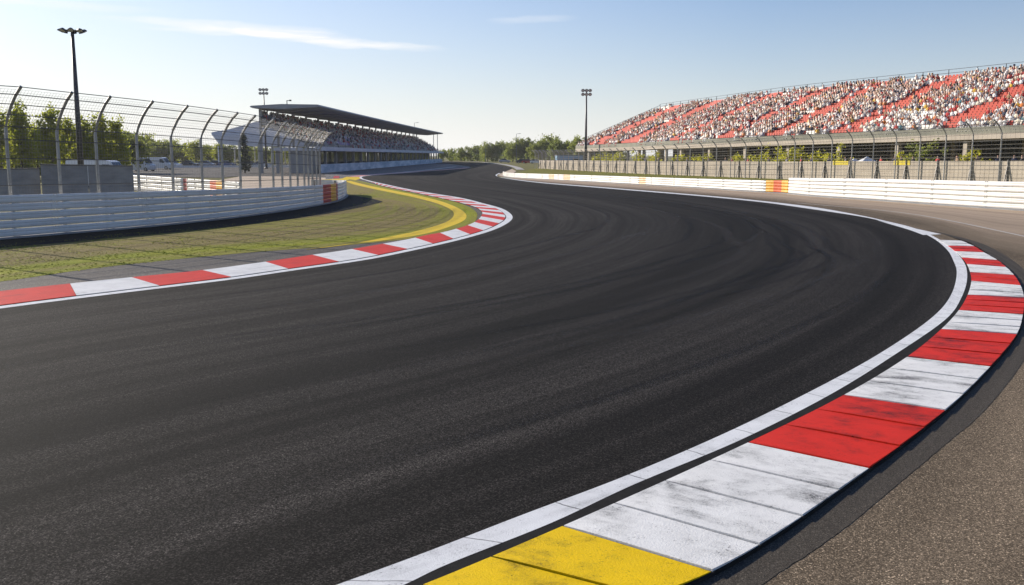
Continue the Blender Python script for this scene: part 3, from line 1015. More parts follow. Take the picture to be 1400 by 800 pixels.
# left kerb
LKI = [(-40, 405.5), (0, 400.5), (114, 388), (182, 381), (271, 372), (354, 361), (421, 351), (470, 344), (517, 336), (556, 329), (585, 322.5), (605, 319), (637, 310), (650, 304), (657, 297.5), (659, 291), (650, 284), (632, 278.5), (612, 273.6), (580, 266.5), (545, 259.3), (520, 253.7), (507, 249)]
A = Path([LP.pt(q, .3)[:2] for q in np.linspace(LP.near((-21, -3)), LP.near(G(498.5, 243)), 300)], smooth=False)
B = Path([(-21.9, -2.4)] + [G(*p) for p in LKI])
lk = [((-21, -3), (-21.9, -2.4)), (G(0, 422), G(0, 400.5)), (G(107, 408), G(80, 391.8)), (G(229, 393), G(182, 381)), (G(318, 382), G(271, 372)), (G(400, 370), G(354, 361)), (G(502, 355), G(455, 346)), (G(562, 343), G(517, 336)), (G(620, 330), G(585, 322.5)), (G(670, 316), G(637, 310)),
      (G(692, 306), G(654, 301)), (G(700, 298.5), G(658, 294)), (G(685, 285), G(650, 284)), (G(632, 271), G(603, 271.3)), (G(595, 265), G(575, 265.4)), (G(560, 259), G(545, 259.3)), (G(505, 247), G(507, 249))]
ka, kb = resample_pairs(A, B, lk, 20)
ka, kb = np.array(ka), np.array(kb)
cum = np.concatenate([[0], np.cumsum(np.linalg.norm(np.diff(ka, axis=0), axis=1))])
lkerb = thing('race_kerb', 'clean red and white striped kerb along the grass on the left, round the inner bend', 'kerb', (float(ka[60][0]), float(ka[60][1]), 0))


def interp2(arr, st):
    return np.array([np.interp(st, cum, arr[:, 0]), np.interp(st, cum, arr[:, 1])])


mb = MB()
vs, fs = [], []
N = 260
for i in range(N + 1):
    a, b = interp2(ka, cum[-1] * i / N), interp2(kb, cum[-1] * i / N)
    vs += [(a[0], a[1], .001), (a[0], a[1], .006), (b[0], b[1], .030), (b[0], b[1], -.05)]
    if i < N:
        fs += [(i * 4 + j, i * 4 + j + 1, i * 4 + j + 5, i * 4 + j + 4) for j in range(3)]
mb.add(vs, fs)
mb.build('kerb_bed', M['kerb_base'], lkerb)
s0 = float(np.interp(0, [0, 1], [0, 0]))
st0 = min(np.arange(0, cum[-1], .02), key=lambda q: np.linalg.norm(interp2(ka, q) - np.array(G(111, 406))))
BL_ = 1.86
first = st0 - BL_ * math.floor(st0 / BL_)
edges = [0.0] + list(np.arange(first, cum[-1], BL_)) + [cum[-1]]
for i in range(len(edges) - 1):
    a0, a1 = edges[i], edges[i + 1]
    if a1 - a0 < .15:
        continue
    red = round((st0 - a1) / BL_) % 2 == 0
    mb = MB()
    vs, fs, uvs = [], [], []
    for j in range(7):
        q = a0 + .005 + (a1 - a0 - .01) * j / 6
        a, b = interp2(ka, q), interp2(kb, q)
        d = (b - a) / max(1e-6, np.linalg.norm(b - a)) * .02
        a, b = a + d, b - d
        w_ = float(np.linalg.norm(b - a))
        vs += [(a[0], a[1], .004), (a[0], a[1], .016), (b[0], b[1], .040), (b[0], b[1], .02)]
        uvs += [(q, 0), (q, 0), (q, w_), (q, w_)]
        if j < 6:
            fs += [(j * 4 + e, j * 4 + e + 1, j * 4 + e + 5, j * 4 + e + 4) for e in range(3)]
    fs += [(0, 1, 2, 3), (24, 25, 26, 27)]
    mb.add(vs, fs, 0, uvs)
    mb.build('red_block' if red else 'white_block', M['clean_red'] if red else M['clean_white'], lkerb)

# far left: pit apron, service road, sand
area('pit_apron', [G(*p) for p in [(474, 249), (497, 243.5), (520, 240), (575, 236), (646, 230), (640, 227.3), (612, 224), (570, 221.5), (500, 221.5), (438, 221.5), (300, 232), (330, 243), (445, 252)]], -.02, M['apron'])['kind'] = 'structure'
area('sand', [G(*p) for p in [(290, 262), (300, 246), (330, 241), (400, 241), (445, 243), (446, 252), (420, 262)]], -.012, M['sand'])['kind'] = 'structure'
area('service_road', [G(*p) for p in [(180, 241), (300, 243), (330, 240.5), (446, 242), (440, 231), (330, 226.5), (180, 227.5)]], -.016, M['verge_asphalt'])['kind'] = 'structure'
area('painted_runoff', [G(*p) for p in [(440, 247.5), (470, 247.5), (487, 246.5), (497, 243.5), (487, 241.3), (474, 241.6), (468, 244), (440, 245.5)]], -.008, M['line_yellow'])['kind'] = 'structure'
area('painted_strip', [G(*p) for p in [(455, 243.6), (464, 243.6), (464, 240.6), (457, 240.6)]], -.004, M['rail_red'])['kind'] = 'structure'
area('painted_strip', [G(*p) for p in [(438, 236), (465, 234), (465, 234.8), (438, 237)]], -.004, M['line_yellow'])['kind'] = 'structure'
A = Path([G(*p) for p in [(440, 240.5), (500, 238.7), (560, 234.3), (620, 228)]])
tag(strip('pit_line', [A.pt(A.len * i / 40, 0)[:2] for i in range(41)], [A.pt(A.len * i / 40, 1.0)[:2] for i in range(41)], .002, M['line_faint']), kind='structure')
# pale concrete edge of the far chicane
area('chicane_edge', [G(*p) for p in [(686, 241.4), (680.5, 239.6), (685, 237.2), (700, 231), (706, 234), (700, 238), (700, 242)]], .0, M['sand'])['kind'] = 'structure'
A = Path([G(*p) for p in [(706, 232), (700, 228.5), (680, 224.2), (640, 220.8), (600, 219.3)]])
tag(strip('verge_line', [A.pt(A.len * i / 40, 0)[:2] for i in range(41)], [A.pt(A.len * i / 40, 1.6)[:2] for i in range(41)], .004, M['line_faint']), kind='structure')
# ------------------------------------------------------------------ guardrails
def guardrail(root, path, s0, s1, hfun, nrail, mats_at, joint=4.0, post_gap=2.0, white_paint='rail'):
    """stacked steel rails with a rounded bulge each; mats_at(station) -> material name or None for white"""
    cuts = {s0, s1}
    q = s0 + joint
    while q < s1 - .5:
        cuts.add(q)
        q += joint
    marks = mats_at
    for a, b, mname in marks:
        cuts.add(a)
        cuts.add(b)
    cuts = sorted(c for c in cuts if s0 <= c <= s1)
    for r_ in range(nrail):
        def prof(st, r_=r_):
            H = hfun(st)
            h = (H - .07) / nrail
            z0 = .07 + r_ * h
            pr = [(.0, 0), (-.03, .02), (-.052, .14), (-.06, .36), (-.05, .5), (-.06, .64), (-.052, .82), (-.03, .90), (.0, .925)]
            front = [(d, z0 + f * h) for d, f in pr]
            return front + [(.015, z0 + .925 * h), (.015, z0)]
        white = MB()

        def flush():
            nonlocal white
            if white.v:
                white.build('rail', M[white_paint], root)
            white = MB()
        for i in range(len(cuts) - 1):
            a, b = cuts[i] + .004, cuts[i + 1] - .004
            mid = (a + b) / 2
            mk = [m for x, y, m in marks if x <= mid <= y]
            if mk:
                flush()
                m2 = MB()
                m2.sweep(path, prof, a, b, .5)
                m2.build('marker_rail', M[mk[0]], root)
            else:
                white.sweep(path, prof, a, b, .8)
                if i:
                    for da in (.10, .22):
                        for fz in (.14, .84):
                            pz = path.pt(a + da, -.052, .07 + (r_ + fz) * (hfun(a) - .07) / nrail)
                            pe = path.pt(a + da, -.078, pz[2])
                            white.tube([pz, pe], .026, 6)
        flush()
    n = int((s1 - s0) / post_gap)
    for i in range(n + 1):
        st = s0 + .3 + (s1 - s0 - .6) * i / max(1, n)
        mb = MB()
        H = hfun(st)
        t = path.tan(st)
        p = path.pt(st, .07)
        mb.box((p[0], p[1], (H - .04) / 2 - .02), (.1, .09, H - .04), math.atan2(t[1], t[0]))
        mb.build('post', M['steel'], root)
    mb = MB()
    mb.sweep(path, [(-.16, -.03), (-.16, .045), (-.13, .06), (.2, .06), (.2, -.03)], s0, s1, .8)
    mb.build('footing', M['concrete'], root)


xs = [BLP.near(p) for p in BLp]
hl_s = [0, xs[0], xs[2], xs[3], xs[5], xs[8], BLP.len]
hl_h = [1.5, 1.49, 1.41, 1.32, 1.13, 1.05, 1.02]
HL = lambda st: float(np.interp(st, hl_s, hl_h))
root = thing('guardrail', 'white five-rail guardrail in shade beside the left grass verge', 'guardrail', (*BLp[2], 0))
s440, s449, s453, s458, s459 = (BLP.at_px(q, 0, xs[8]) for q in (440, 448.5, 451, 458, 460))
guardrail(root, BLP, 4, BLP.len, HL, 5, [(s440, s449, 'rail_red'), (s449, s453, 'rail_red'), (s453, s458, 'rail_yellow'), (s458, s459, 'rail_red')])

root = thing('guardrail', 'long low white guardrail with orange marks across the track, ending at the far chicane', 'guardrail', (*G(929, 256), 0))
xr = [BRP.near(G(*p)) for p in BRpx]
HR = lambda st: float(np.interp(st, [xr[0], xr[2], xr[3], xr[4], xr[5], xr[6], xr[7], xr[8]], [1.46, 1.32, 1.15, .98, .92, .80, .68, .60]))
a1085, a1079, a1046 = BRP.at_px(1085), BRP.at_px(1081), BRP.at_px(1046)
a1068, a1057 = BRP.at_px(1070), BRP.at_px(1058)
z1, z2, z3, z4, z5, z6 = (BRP.at_px(q) for q in (885, 876, 779, 772, 759, 752))
guardrail(root, BRP, a1079 + .05, BRP.len, HR, 4, [(a1079 + .05, a1068, 'rail_yellow'), (a1068, a1057, 'rail_dkred'), (a1057, a1046, 'rail_yellow'), (z1, z2, 'rail_faded'), (z3, z4, 'rail_faded'), (z5, z6, 'rail_faded')], 4.0, 2.6)
HR2 = lambda st: float(np.interp(st, [0, xr[0], xr[2], a1085], [1.52, 1.48, 1.36, 1.18]))
BRF = Path([BRP.pt(q, -.18)[:2] for q in np.linspace(6, a1085 + .1, 60)], side=1, smooth=False)
root = thing('guardrail', 'taller sunlit white guardrail at the right, starting beside the yellow and orange marker', 'guardrail', (*G(1310, 282), 0))
guardrail(root, BRF, 0, BRF.len, lambda st: HR2(st + 6), 5, [], 4.0, 2.0)


# ------------------------------------------------------------------ catch fences
def catch_fence(root, path, stations, d, hfun, arm_h, arm_out, prad, wires, mesh_step, mesh_r, cab_r, wire_d, mesh_rows=None, lit=None):
    def outline(st):
        H = hfun(st)
        k_ = H / 5.0
        a = [(d, 0.0), (d, H - arm_h * k_)]
        for q in (.25, .5, .75, 1.0):           # the arm leans over the rail in a gentle bend
            a.append((d - arm_out * k_ * (q ** 1.35), H - arm_h * k_ * (1 - q) ** 1.15))
        return a
    for st in stations:
        mb = MB()
        o = outline(st)
        mb.tube([path.pt(st, a, z) for a, z in o], prad, 6)
        p = path.pt(st, d)
        mb.box((p[0], p[1], .03), (.26, .26, .06), math.atan2(*path.tan(st)[::-1]))
        mb.build('post', M['post_steel'], root, smooth=False)

    def along(st, f):
        o = outline(st)
        L = [0]
        for i in range(1, len(o)):
            L.append(L[-1] + math.hypot(o[i][0] - o[i - 1][0], o[i][1] - o[i - 1][1]))
        q = f * L[-1]
        return (float(np.interp(q, L, [x for x, _ in o])) - wire_d, float(np.interp(q, L, [z for _, z in o])))
    s0, s1 = stations[0], stations[-1]
    n = max(2, int((s1 - s0) / 1.5))
    sts = [s0 + (s1 - s0) * i / n for i in range(n + 1)]
    for f in wires:
        mb = MB()
        mb.tube([path.pt(st, *along(st, f)) for st in sts], cab_r, 4)
        mb.build('cable', M['steel_dark'], root)
    mb = MB()
    for f in mesh_rows:
        mb.tube([path.pt(st, *along(st, f)) for st in sts], mesh_r, 3, cap=False)
    q = s0
    top = max(mesh_rows)
    while q < s1:
        fr_ = [.03, .35, .6] + [x for x in (.72, .8, .88, .97) if x <= top + .01]
        mb.tube([path.pt(q, *along(q, f)) for f in fr_], mesh_r, 3, cap=False)
        q += mesh_step
    mb.build('wire_mesh', M['mesh'], root)


px_posts = [9, 80, 141, 191, 237, 275, 307, 332, 354, 373, 388, 398, 408, 416, 422, 428, 433, 437]
stL = [BLP.at_px(q, .45) for q in px_posts]
stL = [stL[0] - 4.6, stL[0] - 2.3] + stL
root = thing('catch_fence', 'tall catch fence with bent-over dark posts behind the left guardrail', 'fence', BLP.pt(stL[8], .45))
HLF = lambda st: float(np.interp(st, [stL[2], stL[5], stL[9], stL[-1]], [5.05, 4.85, 4.6, 4.15]))
catch_fence(root, BLP, stL, .45, HLF, 1.35, .95, .058, [.05, .33, .5, .62, .70, .78, .855, .93, .995], .12, .0038, .014, .06, list(np.arange(.06, .99, .024)))

WP = Path([(62, 36), (52, 62), (44.6, 83), (33.8, 110), (20, 145), (13, 173), (6, 203), (2, 228)], side=1)
sW = lambda Y: float(np.interp(Y, WP.p[:, 1], WP.c))
z_end = sW(204)
HRF = lambda st: float(np.interp(st, [0, sW(83), sW(110), sW(145), sW(173), z_end], [6.1, 5.9, 5.2, 3.9, 3.7, 3.8]))
stR = list(np.arange(sW(70), z_end, 3.1))
root = thing('catch_fence', 'long steel catch fence with many posts in front of the open red grandstand', 'fence', WP.pt(stR[10], -1.3))
catch_fence(root, WP, stR, -1.3, HRF, 1.0, .9, .062, [.3, .42, .54, .64, .74, .84, .92, .995], .5, .007, .018, .07, list(np.arange(.05, .98, .06)), 'steel')

# concrete panel wall behind the right fence
root = thing('concrete_wall', 'long beige concrete panel wall behind the right catch fence', 'wall', WP.pt(sW(110), .15))
ZW = lambda st: float(np.interp(st, [0, sW(83), sW(110), sW(145), z_end], [2.35, 2.3, 2.05, 1.88, 1.75]))
q = sW(66)
mbp = MB()
while q < z_end:
    mb = MB()
    h = ZW(q)
    mb.sweep(WP, [(0, -.05), (0, h * .46), (.015, h * .47), (.015, h * .5), (0, h * .51), (0, h), (.25, h), (.25, -.05)], q, min(q + 3.95, z_end), 2.0)
    mb.build('panel', M['concrete_warm'], root)
    mb = MB()                                        # dark steel brace at each joint
    mb.tube([WP.pt(q, -.42, -.03), WP.pt(q, -.03, h * .93)], .06, 5)
    mb.tube([WP.pt(q, -.05, -.03), WP.pt(q, -.05, h + .12)], .07, 5)
    mb.build('brace', M['steel_dark'], root)
    q += 4.0

# ------------------------------------------------------------------ people
def skin_person(pose):
    V, E, RAD = [], [], []

    def chain(pts, rads, start=None):
        i = start
        for p, r_ in zip(pts, rads):
            V.append(p)
            RAD.append(r_)
            if i is not None:
                E.append((i, len(V) - 1))
            i = len(V) - 1
        return i
    if pose.startswith('sit'):
        hip, lean = .5, (.06 if pose == 'sit_lean' else -.03)
        pel = chain([(0, 0, hip)], [.15])
        che = chain([(0, -lean * .5, hip + .22), (0, -lean, hip + .44)], [.15, .165], pel)
        hd = chain([(0, -lean - .01, hip + .58), (0, -lean - .035, hip + .70), (0, -lean - .03, hip + .84)], [.06, .098, .085], che)
        for sx in (-1, 1):
            chain([(sx * .1, -.05, hip - .01), (sx * .13, -.42, hip - .02), (sx * .13, -.43, hip - .25), (sx * .13, -.45, hip - .47), (sx * .13, -.58, hip - .49)], [.095, .075, .06, .045, .04], pel)
            ex = .27 if pose != 'sit_up' else .33
            hz = hip + .12 if pose != 'sit_up' else hip + .75
            chain([(sx * .19, -lean, hip + .43), (sx * ex, -lean - .06, hip + .2), (sx * .18, -.32, hz), (sx * .15, -.40, hz + .02)], [.075, .055, .042, .04], che)
    else:
        pel = chain([(0, 0, .95)], [.15])
        che = chain([(0, .01, 1.17), (0, 0, 1.40)], [.145, .165], pel)
        chain([(0, -.01, 1.53), (0, -.03, 1.64), (0, -.025, 1.76)], [.06, .098, .085], che)
        for sx in (-1, 1):
            chain([(sx * .1, 0, .90), (sx * .12, -.02, .5), (sx * .13, .02, .1), (sx * .14, -.12, .04)], [.1, .07, .05, .045], pel)
            if pose == 'stand_fold':
                chain([(sx * .2, 0, 1.39), (sx * .27, -.05, 1.14), (sx * .08, -.24, 1.18)], [.075, .055, .042], che)
            else:
                chain([(sx * .2, 0, 1.39), (sx * .26, .02, 1.12), (sx * .27, -.06, .88), (sx * .27, -.08, .78)], [.075, .055, .042, .045], che)
    me = bpy.data.meshes.new('body')
    me.from_pydata(V, E, [])
    o = bpy.data.objects.new('body', me)
    COL.objects.link(o)
    md = o.modifiers.new('skin', 'SKIN')
    md.use_smooth_shade = True
    for i, r_ in enumerate(RAD):
        me.skin_vertices[0].data[i].radius = (r_, r_)
    me.skin_vertices[0].data[0].use_root = True
    dg = bpy.context.evaluated_depsgraph_get()
    lo = bpy.data.meshes.new_from_object(o.evaluated_get(dg))
    md2 = o.modifiers.new('sub', 'SUBSURF')
    md2.levels = 1
    dg.update()
    hi = bpy.data.meshes.new_from_object(o.evaluated_get(dg))
    bpy.data.objects.remove(o)
    return lo, hi


def zones(me, sit):
    """0 shirt 1 trousers 2 skin 3 hair per face centre"""
    zs = []
    hip = .5 if sit else .95
    neck = hip + .545
    for p in me.polygons:
        c = p.center
        if c.z > neck:
            zs.append(3 if (c.z > neck + .27 or (c.y > -.01 and c.z > neck + .1)) else 2)
        elif sit:
            if c.z < .47 and c.y < -.06 or c.z < .45:
                zs.append(1)
            elif c.y < -.30 and c.z > .52:
                zs.append(2)
            elif c.y < -.14 and c.z < .6 and abs(c.x) < .2:
                zs.append(1)
            else:
                zs.append(0)
        else:
            zs.append(1 if c.z < .97 and abs(c.x) < .23 else (2 if c.z < .88 else 0))
    return zs


POSES = {}
for ps in ('sit_rest', 'sit_lean', 'sit_up', 'stand_rest', 'stand_fold'):
    lo, hi = skin_person(ps)
    POSES[ps] = (lo, hi)
PERSON_MESH = {}


def person_mesh(pose, shirt):
    if (pose, shirt) not in PERSON_MESH:
        me = POSES[pose][1].copy()
        me.name = 'person'
        me.materials.clear()
        for m in ('shirt_' + shirt, 'trousers' if not pose.startswith('sit') else 'pale_trousers', 'skin', 'hair' if shirt in ('white', 'red', 'grey') or not pose.startswith('sit') else 'pale_cap'):
            me.materials.append(M[m])
        me.polygons.foreach_set('material_index', zones(me, pose.startswith('sit')))
        me.polygons.foreach_set('use_smooth', [True] * len(me.polygons))
        PERSON_MESH[(pose, shirt)] = me
    return PERSON_MESH[(pose, shirt)]


def person(loc, rz, pose, shirt, label, group, sc=1.0):
    o = bpy.data.objects.new('person', person_mesh(pose, shirt))
    COL.objects.link(o)
    o.location = loc
    o.rotation_euler = (0, 0, rz)
    o.scale = (sc, sc, sc)
    return tag(o, label, 'person', group)


TR, SK, HA = (.045, .05, .075), (.6, .38, .28), (.05, .034, .022)


def crowd(name, people, label, cat='crowd', skin=SK):
    """a mass of people past the countable ones, one object"""
    allv, allf, allc, off = [], [], [], 0
    for pose in ('sit_rest', 'sit_lean', 'sit_up'):
        me = POSES[pose][0]
        nv = len(me.vertices)
        co = np.zeros(nv * 3)
        me.vertices.foreach_get('co', co)
        co = co.reshape(-1, 3)
        polys = [tuple(p.vertices) for p in me.polygons]
        zf = zones(me, True)
        vz = np.zeros(nv, dtype=int)
        for p, z in zip(polys, zf):
            for v in p:
                vz[v] = z
        tris = []
        for p in polys:
            for j in range(1, len(p) - 1):
                tris.append((p[0], p[j], p[j + 1]))
        tris = np.array(tris)
        for (loc, rz, ps, shirt, sc) in people:
            if ps != pose:
                continue
            c, s_ = math.cos(rz), math.sin(rz)
            v = co * sc
            allv.append(np.stack([v[:, 0] * c - v[:, 1] * s_ + loc[0], v[:, 0] * s_ + v[:, 1] * c + loc[1], v[:, 2] + loc[2]], 1))
            allf.append(tris + off)
            off += nv
            jit = random.uniform(.82, 1.12)
            pal = np.array([tuple(min(.85, q * jit) for q in SHIRTS[shirt]), TR if random.random() < .15 else random.choice([(.7, .68, .65), (.5, .06, .04), (.76, .74, .72)]), skin, HA if random.random() < .22 else SHIRTS[random.choice(['white', 'white', 'cream', 'red', 'navy', 'tan'])]])
            allc.append(pal[vz])
    V_, F_, C_ = np.concatenate(allv), np.concatenate(allf), np.concatenate(allc)
    org = V_.mean(0)
    org[2] = V_[:, 2].min()
    V_ = V_ - org
    me = bpy.data.meshes.new(name)
    me.vertices.add(len(V_))
    me.vertices.foreach_set('co', V_.ravel().astype(np.float32))
    me.loops.add(len(F_) * 3)
    me.loops.foreach_set('vertex_index', F_.ravel().astype(np.int32))
    me.polygons.add(len(F_))
    me.polygons.foreach_set('loop_start', np.arange(0, len(F_) * 3, 3, dtype=np.int32))
    me.polygons.foreach_set('loop_total', np.full(len(F_), 3, dtype=np.int32))
    at = me.attributes.new('tint', 'FLOAT_COLOR', 'POINT')
    at.data.foreach_set('color', np.concatenate([C_, np.ones((len(C_), 1))], 1).ravel().astype(np.float32))
    me.materials.append(M['tint'])
    me.update(calc_edges=True)
    o = bpy.data.objects.new(name, me)
    COL.objects.link(o)
    o.location = [float(q) for q in org]
    return tag(o, label, cat, kind='stuff')


def seat_shape(mb, loc, rz, mi=0):
    c, s_ = math.cos(rz), math.sin(rz)
    pts = [(-.22, -.2, .40), (.22, -.2, .40), (-.22, .14, .37), (.22, .14, .37), (-.21, .2, .46), (.21, .2, .46), (-.2, .26, .80), (.2, .26, .80)]
    vs = [(x * c - y * s_ + loc[0], x * s_ + y * c + loc[1], z + loc[2]) for x, y, z in pts]
    mb.add(vs, [(0, 1, 3, 2), (2, 3, 5, 4), (4, 5, 7, 6)], mi)


# ------------------------------------------------------------------ open grandstand on the right
D0, NROW, RD = 8.0, 24, .78
ZFB = lambda st: float(np.interp(st, [sW(83), sW(110), sW(145), sW(173), z_end], [4.5, 4.2, 3.85, 3.65, 3.5]))     # underside of the fascia
ZTOP = 12.5
ZROW = lambda i, st: (ZFB(st) + .95) + (ZTOP - ZFB(st) - .95) * i / NROW
g0, g1 = sW(68), z_end
stand = thing('grandstand', 'open grandstand full of red and cream seats on the right, no roof', 'grandstand', WP.pt(sW(120), D0, 0))


def deck_prof(st):
    top = []
    for i in range(NROW):
        z = ZROW(i, st)
        top += [(D0 + RD * i, z), (D0 + RD * (i + 1), z)]
    e = D0 + RD * NROW
    return [(D0, ZROW(0, st) - .75)] + top + [(e, ZROW(NROW - 1, st) - .9)]


mb = MB()
mb.sweep(WP, deck_prof, g0, g1, 4.0)
mb.build('terrace', M['concrete'], stand)
mb = MB()
mb.sweep(WP, lambda st: [(D0 - .12, ZFB(st)), (D0 - .12, ZFB(st) + .55), (D0 - .003, ZFB(st) + .55), (D0 - .003, ZFB(st) + .2), (D0 + 4, ZFB(st) + .2), (D0 + 4, ZFB(st))], g0, g1, 4.0)
mb.build('fascia', M['concrete_warm'], stand)
mb = MB()                                            # front parapet with a mesh-like rail of slats
mb.sweep(WP, lambda st: [(D0 - .10, ZFB(st) + .555), (D0 - .10, ZFB(st) + 1.25), (D0 - .04, ZFB(st) + 1.25), (D0 - .04, ZFB(st) + .555)], g0, g1, 4.0)
mb.build('parapet', plain('olive grey parapet netting', (.25, .24, .18), (.16, .16, .13), .5, .8), stand)


def rail_line(root, name, d, zf, s0, s1, h, gap, mat, pr=.035, rr=.025):
    mb = MB()
    n = max(1, int((s1 - s0) / gap))
    for i in range(n + 1):
        st = s0 + (s1 - s0) * i / n
        mb.tube([WP.pt(st, d, zf(st)), WP.pt(st, d, zf(st) + h)], pr, 4)
    m_ = max(1, int((s1 - s0) / 5))
    for f in (.4, .7, 1.0):
        mb.tube([WP.pt(s0 + (s1 - s0) * i / m_, d, zf(s0 + (s1 - s0) * i / m_) + h * f) for i in range(m_ + 1)], rr, 4)
    return mb.build(name, mat, root)


dB = D0 + RD * NROW - .08
rail_line(stand, 'rear_railing', dB, lambda st: ZROW(NROW - 1, st), g0, g1, 1.5, 4.2, M['steel_dark'], .05, .028)
mb = MB()                                            # sloped railing down the far end
pts = []
for i in range(0, NROW, 3):
    z = ZROW(i, g1)
    mb.tube([WP.pt(g1 - .15, D0 + RD * i + .3, z), WP.pt(g1 - .15, D0 + RD * i + .3, z + 1.25)], .05, 4)
for f in (.6, 1.25):
    mb.tube([WP.pt(g1 - .15, D0 + .3, ZROW(0, g1) + f), WP.pt(g1 - .15, dB, ZROW(NROW - 1, g1) + f)], .035, 4)
mb.build('end_railing', M['steel_dark'], stand)
q = g0 + 2
i = 0
while q < g1 - 1:
    for d, hh in ((D0 + .6, ZFB(q)), (D0 + 9, ZROW(10, q) - .85), (D0 + 17.5, ZROW(21, q) - .85)):
        mb = MB()
        p = WP.pt(q, d)
        mb.box((p[0], p[1], hh / 2 - .02), (.5, .5, hh), math.atan2(*WP.tan(q)[::-1]))
        mb.build('column', M['concrete_warm'], stand)
    q += 9.5
mb = MB()
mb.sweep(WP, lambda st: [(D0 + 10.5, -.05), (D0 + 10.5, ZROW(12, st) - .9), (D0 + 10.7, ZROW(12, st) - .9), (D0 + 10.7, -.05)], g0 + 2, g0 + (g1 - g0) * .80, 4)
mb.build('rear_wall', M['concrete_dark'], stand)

# seating blocks: gangways of bare red seats run straight up the stand
bands = [(1440, 3.4), (1288, 4.2), (1146, 3.8), (1056, 3.9), (988, 4.3), (918, 5.6), (856, 8.5), (812, 11.0)]
bst = [(WP.at_px(px_, D0), wd) for px_, wd in bands]
seats, folk = [], []
for i in range(NROW):
    d = D0 + RD * i + .42
    st = g0 + .5
    while st < g1 - .6:
        zz = ZROW(i, st) + .002
        p = WP.pt(st, d, zz)
        n_ = WP.nrm(st)
        rz = math.atan2(-n_[0], n_[1])
        inb = any(abs(st - b) < wd / 2 + .5 * math.sin(i * .7 + b) for b, wd in bst)
        n1 = math.sin(st * .21 + i * .5) + math.sin(st * .13 - i * .33 + 1.7)
        red = inb or (random.random() < .12 + .06 * (n1 > .9) + .10 * i / NROW)
        occ = random.random() < (.03 if inb else .66 + .08 * n1 - (.25 if (i > 17 and n1 < -.8) else 0))
        seats.append((p, rz, red, occ, i, st))
        if occ:
            up = i / NROW
            wts = {'white': .74 - .26 * up, 'cream': .12 - .03 * up, 'red': .10 + .14 * up, 'navy': .02 + .11 * up, 'black': .015 + .06 * up, 'tan': .02, 'yellow': .05, 'teal': .04, 'orange': .06, 'grey': .04}
            if n1 > 1.2:
                wts['navy'] += .3
            sh = random.choices(list(wts), list(wts.values()))[0]
            folk.append(((p[0], p[1], p[2] - .09), rz + random.uniform(-.3, .3), random.choices(['sit_rest', 'sit_lean', 'sit_up'], [.55, .37, .08])[0], sh, random.uniform(.93, 1.05), i, st))
        st += .53
# seats: the hundred bare ones that show largest are parts, the rest one part
cand = sorted((q for q in seats if not q[3] and PX(q[0])[0] < 1395), key=lambda q: q[0][0] ** 2 + q[0][1] ** 2)
single = set(id(q) for q in cand[:100])
SEATMESH = {}
rest = MB()
for q in seats:
    if id(q) in single:
        if q[2] not in SEATMESH:
            mb = MB()
            seat_shape(mb, (0, 0, 0), 0)
            o_ = mb.build('seat', M['seat_red'] if q[2] else M['seat_white'], loc=(0, 0, 0))
            SEATMESH[q[2]] = o_.data
            bpy.data.objects.remove(o_)
        o = bpy.data.objects.new('seat', SEATMESH[q[2]])
        COL.objects.link(o)
        o.parent = stand
        o.location = Vector(q[0]) - Vector(stand.location)
        o.rotation_euler = (0, 0, q[1])
    else:
        seat_shape(rest, q[0], q[1], 0 if q[2] else 1)
tag(rest.build('seats', [M['seat_red'], M['seat_white']], stand), kind='stuff')

# standing spectators behind the wall, on a raised earth bank
mb = MB()
mb.sweep(WP, lambda st: [(.3, -.05), (.3, ZW(st) - 1.25), (3.0, ZW(st) - 1.25), (5.0, -.05)], sW(66), z_end, 4)
tag(mb.build('spectator_bank', M['ground']), kind='structure')
NSTAND = 26
standers = []
for px_ in np.linspace(885, 1398, NSTAND):
    px_ += random.uniform(-8, 8)
    st = WP.at_px(px_, 1.6)
    d = random.uniform(1.0, 2.4)
    p = WP.pt(st, d, ZW(st) - 1.25)
    n_ = WP.nrm(st)
    standers.append((p, math.atan2(-n_[0], n_[1]) + random.uniform(-.6, .6), random.choice(['navy', 'black', 'black', 'grey', 'navy', 'tan', 'red']), random.choice(['stand_rest', 'stand_fold'])))
for i, (p, rz, sh, ps) in enumerate(standers):
    person(p, rz, ps, sh, 'spectator in %s top standing behind beige concrete wall, %s of them from the left' % (sh, ORD[i]), 'spectators standing behind the beige wall', 1.0)
folk_in = [q for q in folk if PX(q[0])[0] < 1398]
folk_in.sort(key=lambda q: q[0][0] ** 2 + q[0][1] ** 2)
near_ids = set(id(q) for q in folk_in[:300 - NSTAND])
edges_b = sorted(b for b, _ in bst)
zone_name = ['beyond the photo edge', 'between right photo edge and its first gangway', 'between first and second gangways from right', 'between second and third gangways from right', 'between third and fourth gangways from right', 'further along', 'further along', 'further along', 'at far end']
rest_folk = []
for q in folk:
    if id(q) in near_ids:
        zi = sum(1 for b in edges_b if q[6] > b)
        person(q[0], q[1], q[2], q[3], '%s-topped spectator, %s row up, open stand, %s' % (q[3], ORD[q[5]], zone_name[zi]), 'spectators seated in the open red and cream grandstand', q[4])
    else:
        rest_folk.append(q[:5])
crowd('crowd', rest_folk, 'mass of seated spectators filling the open red and cream grandstand on the right')

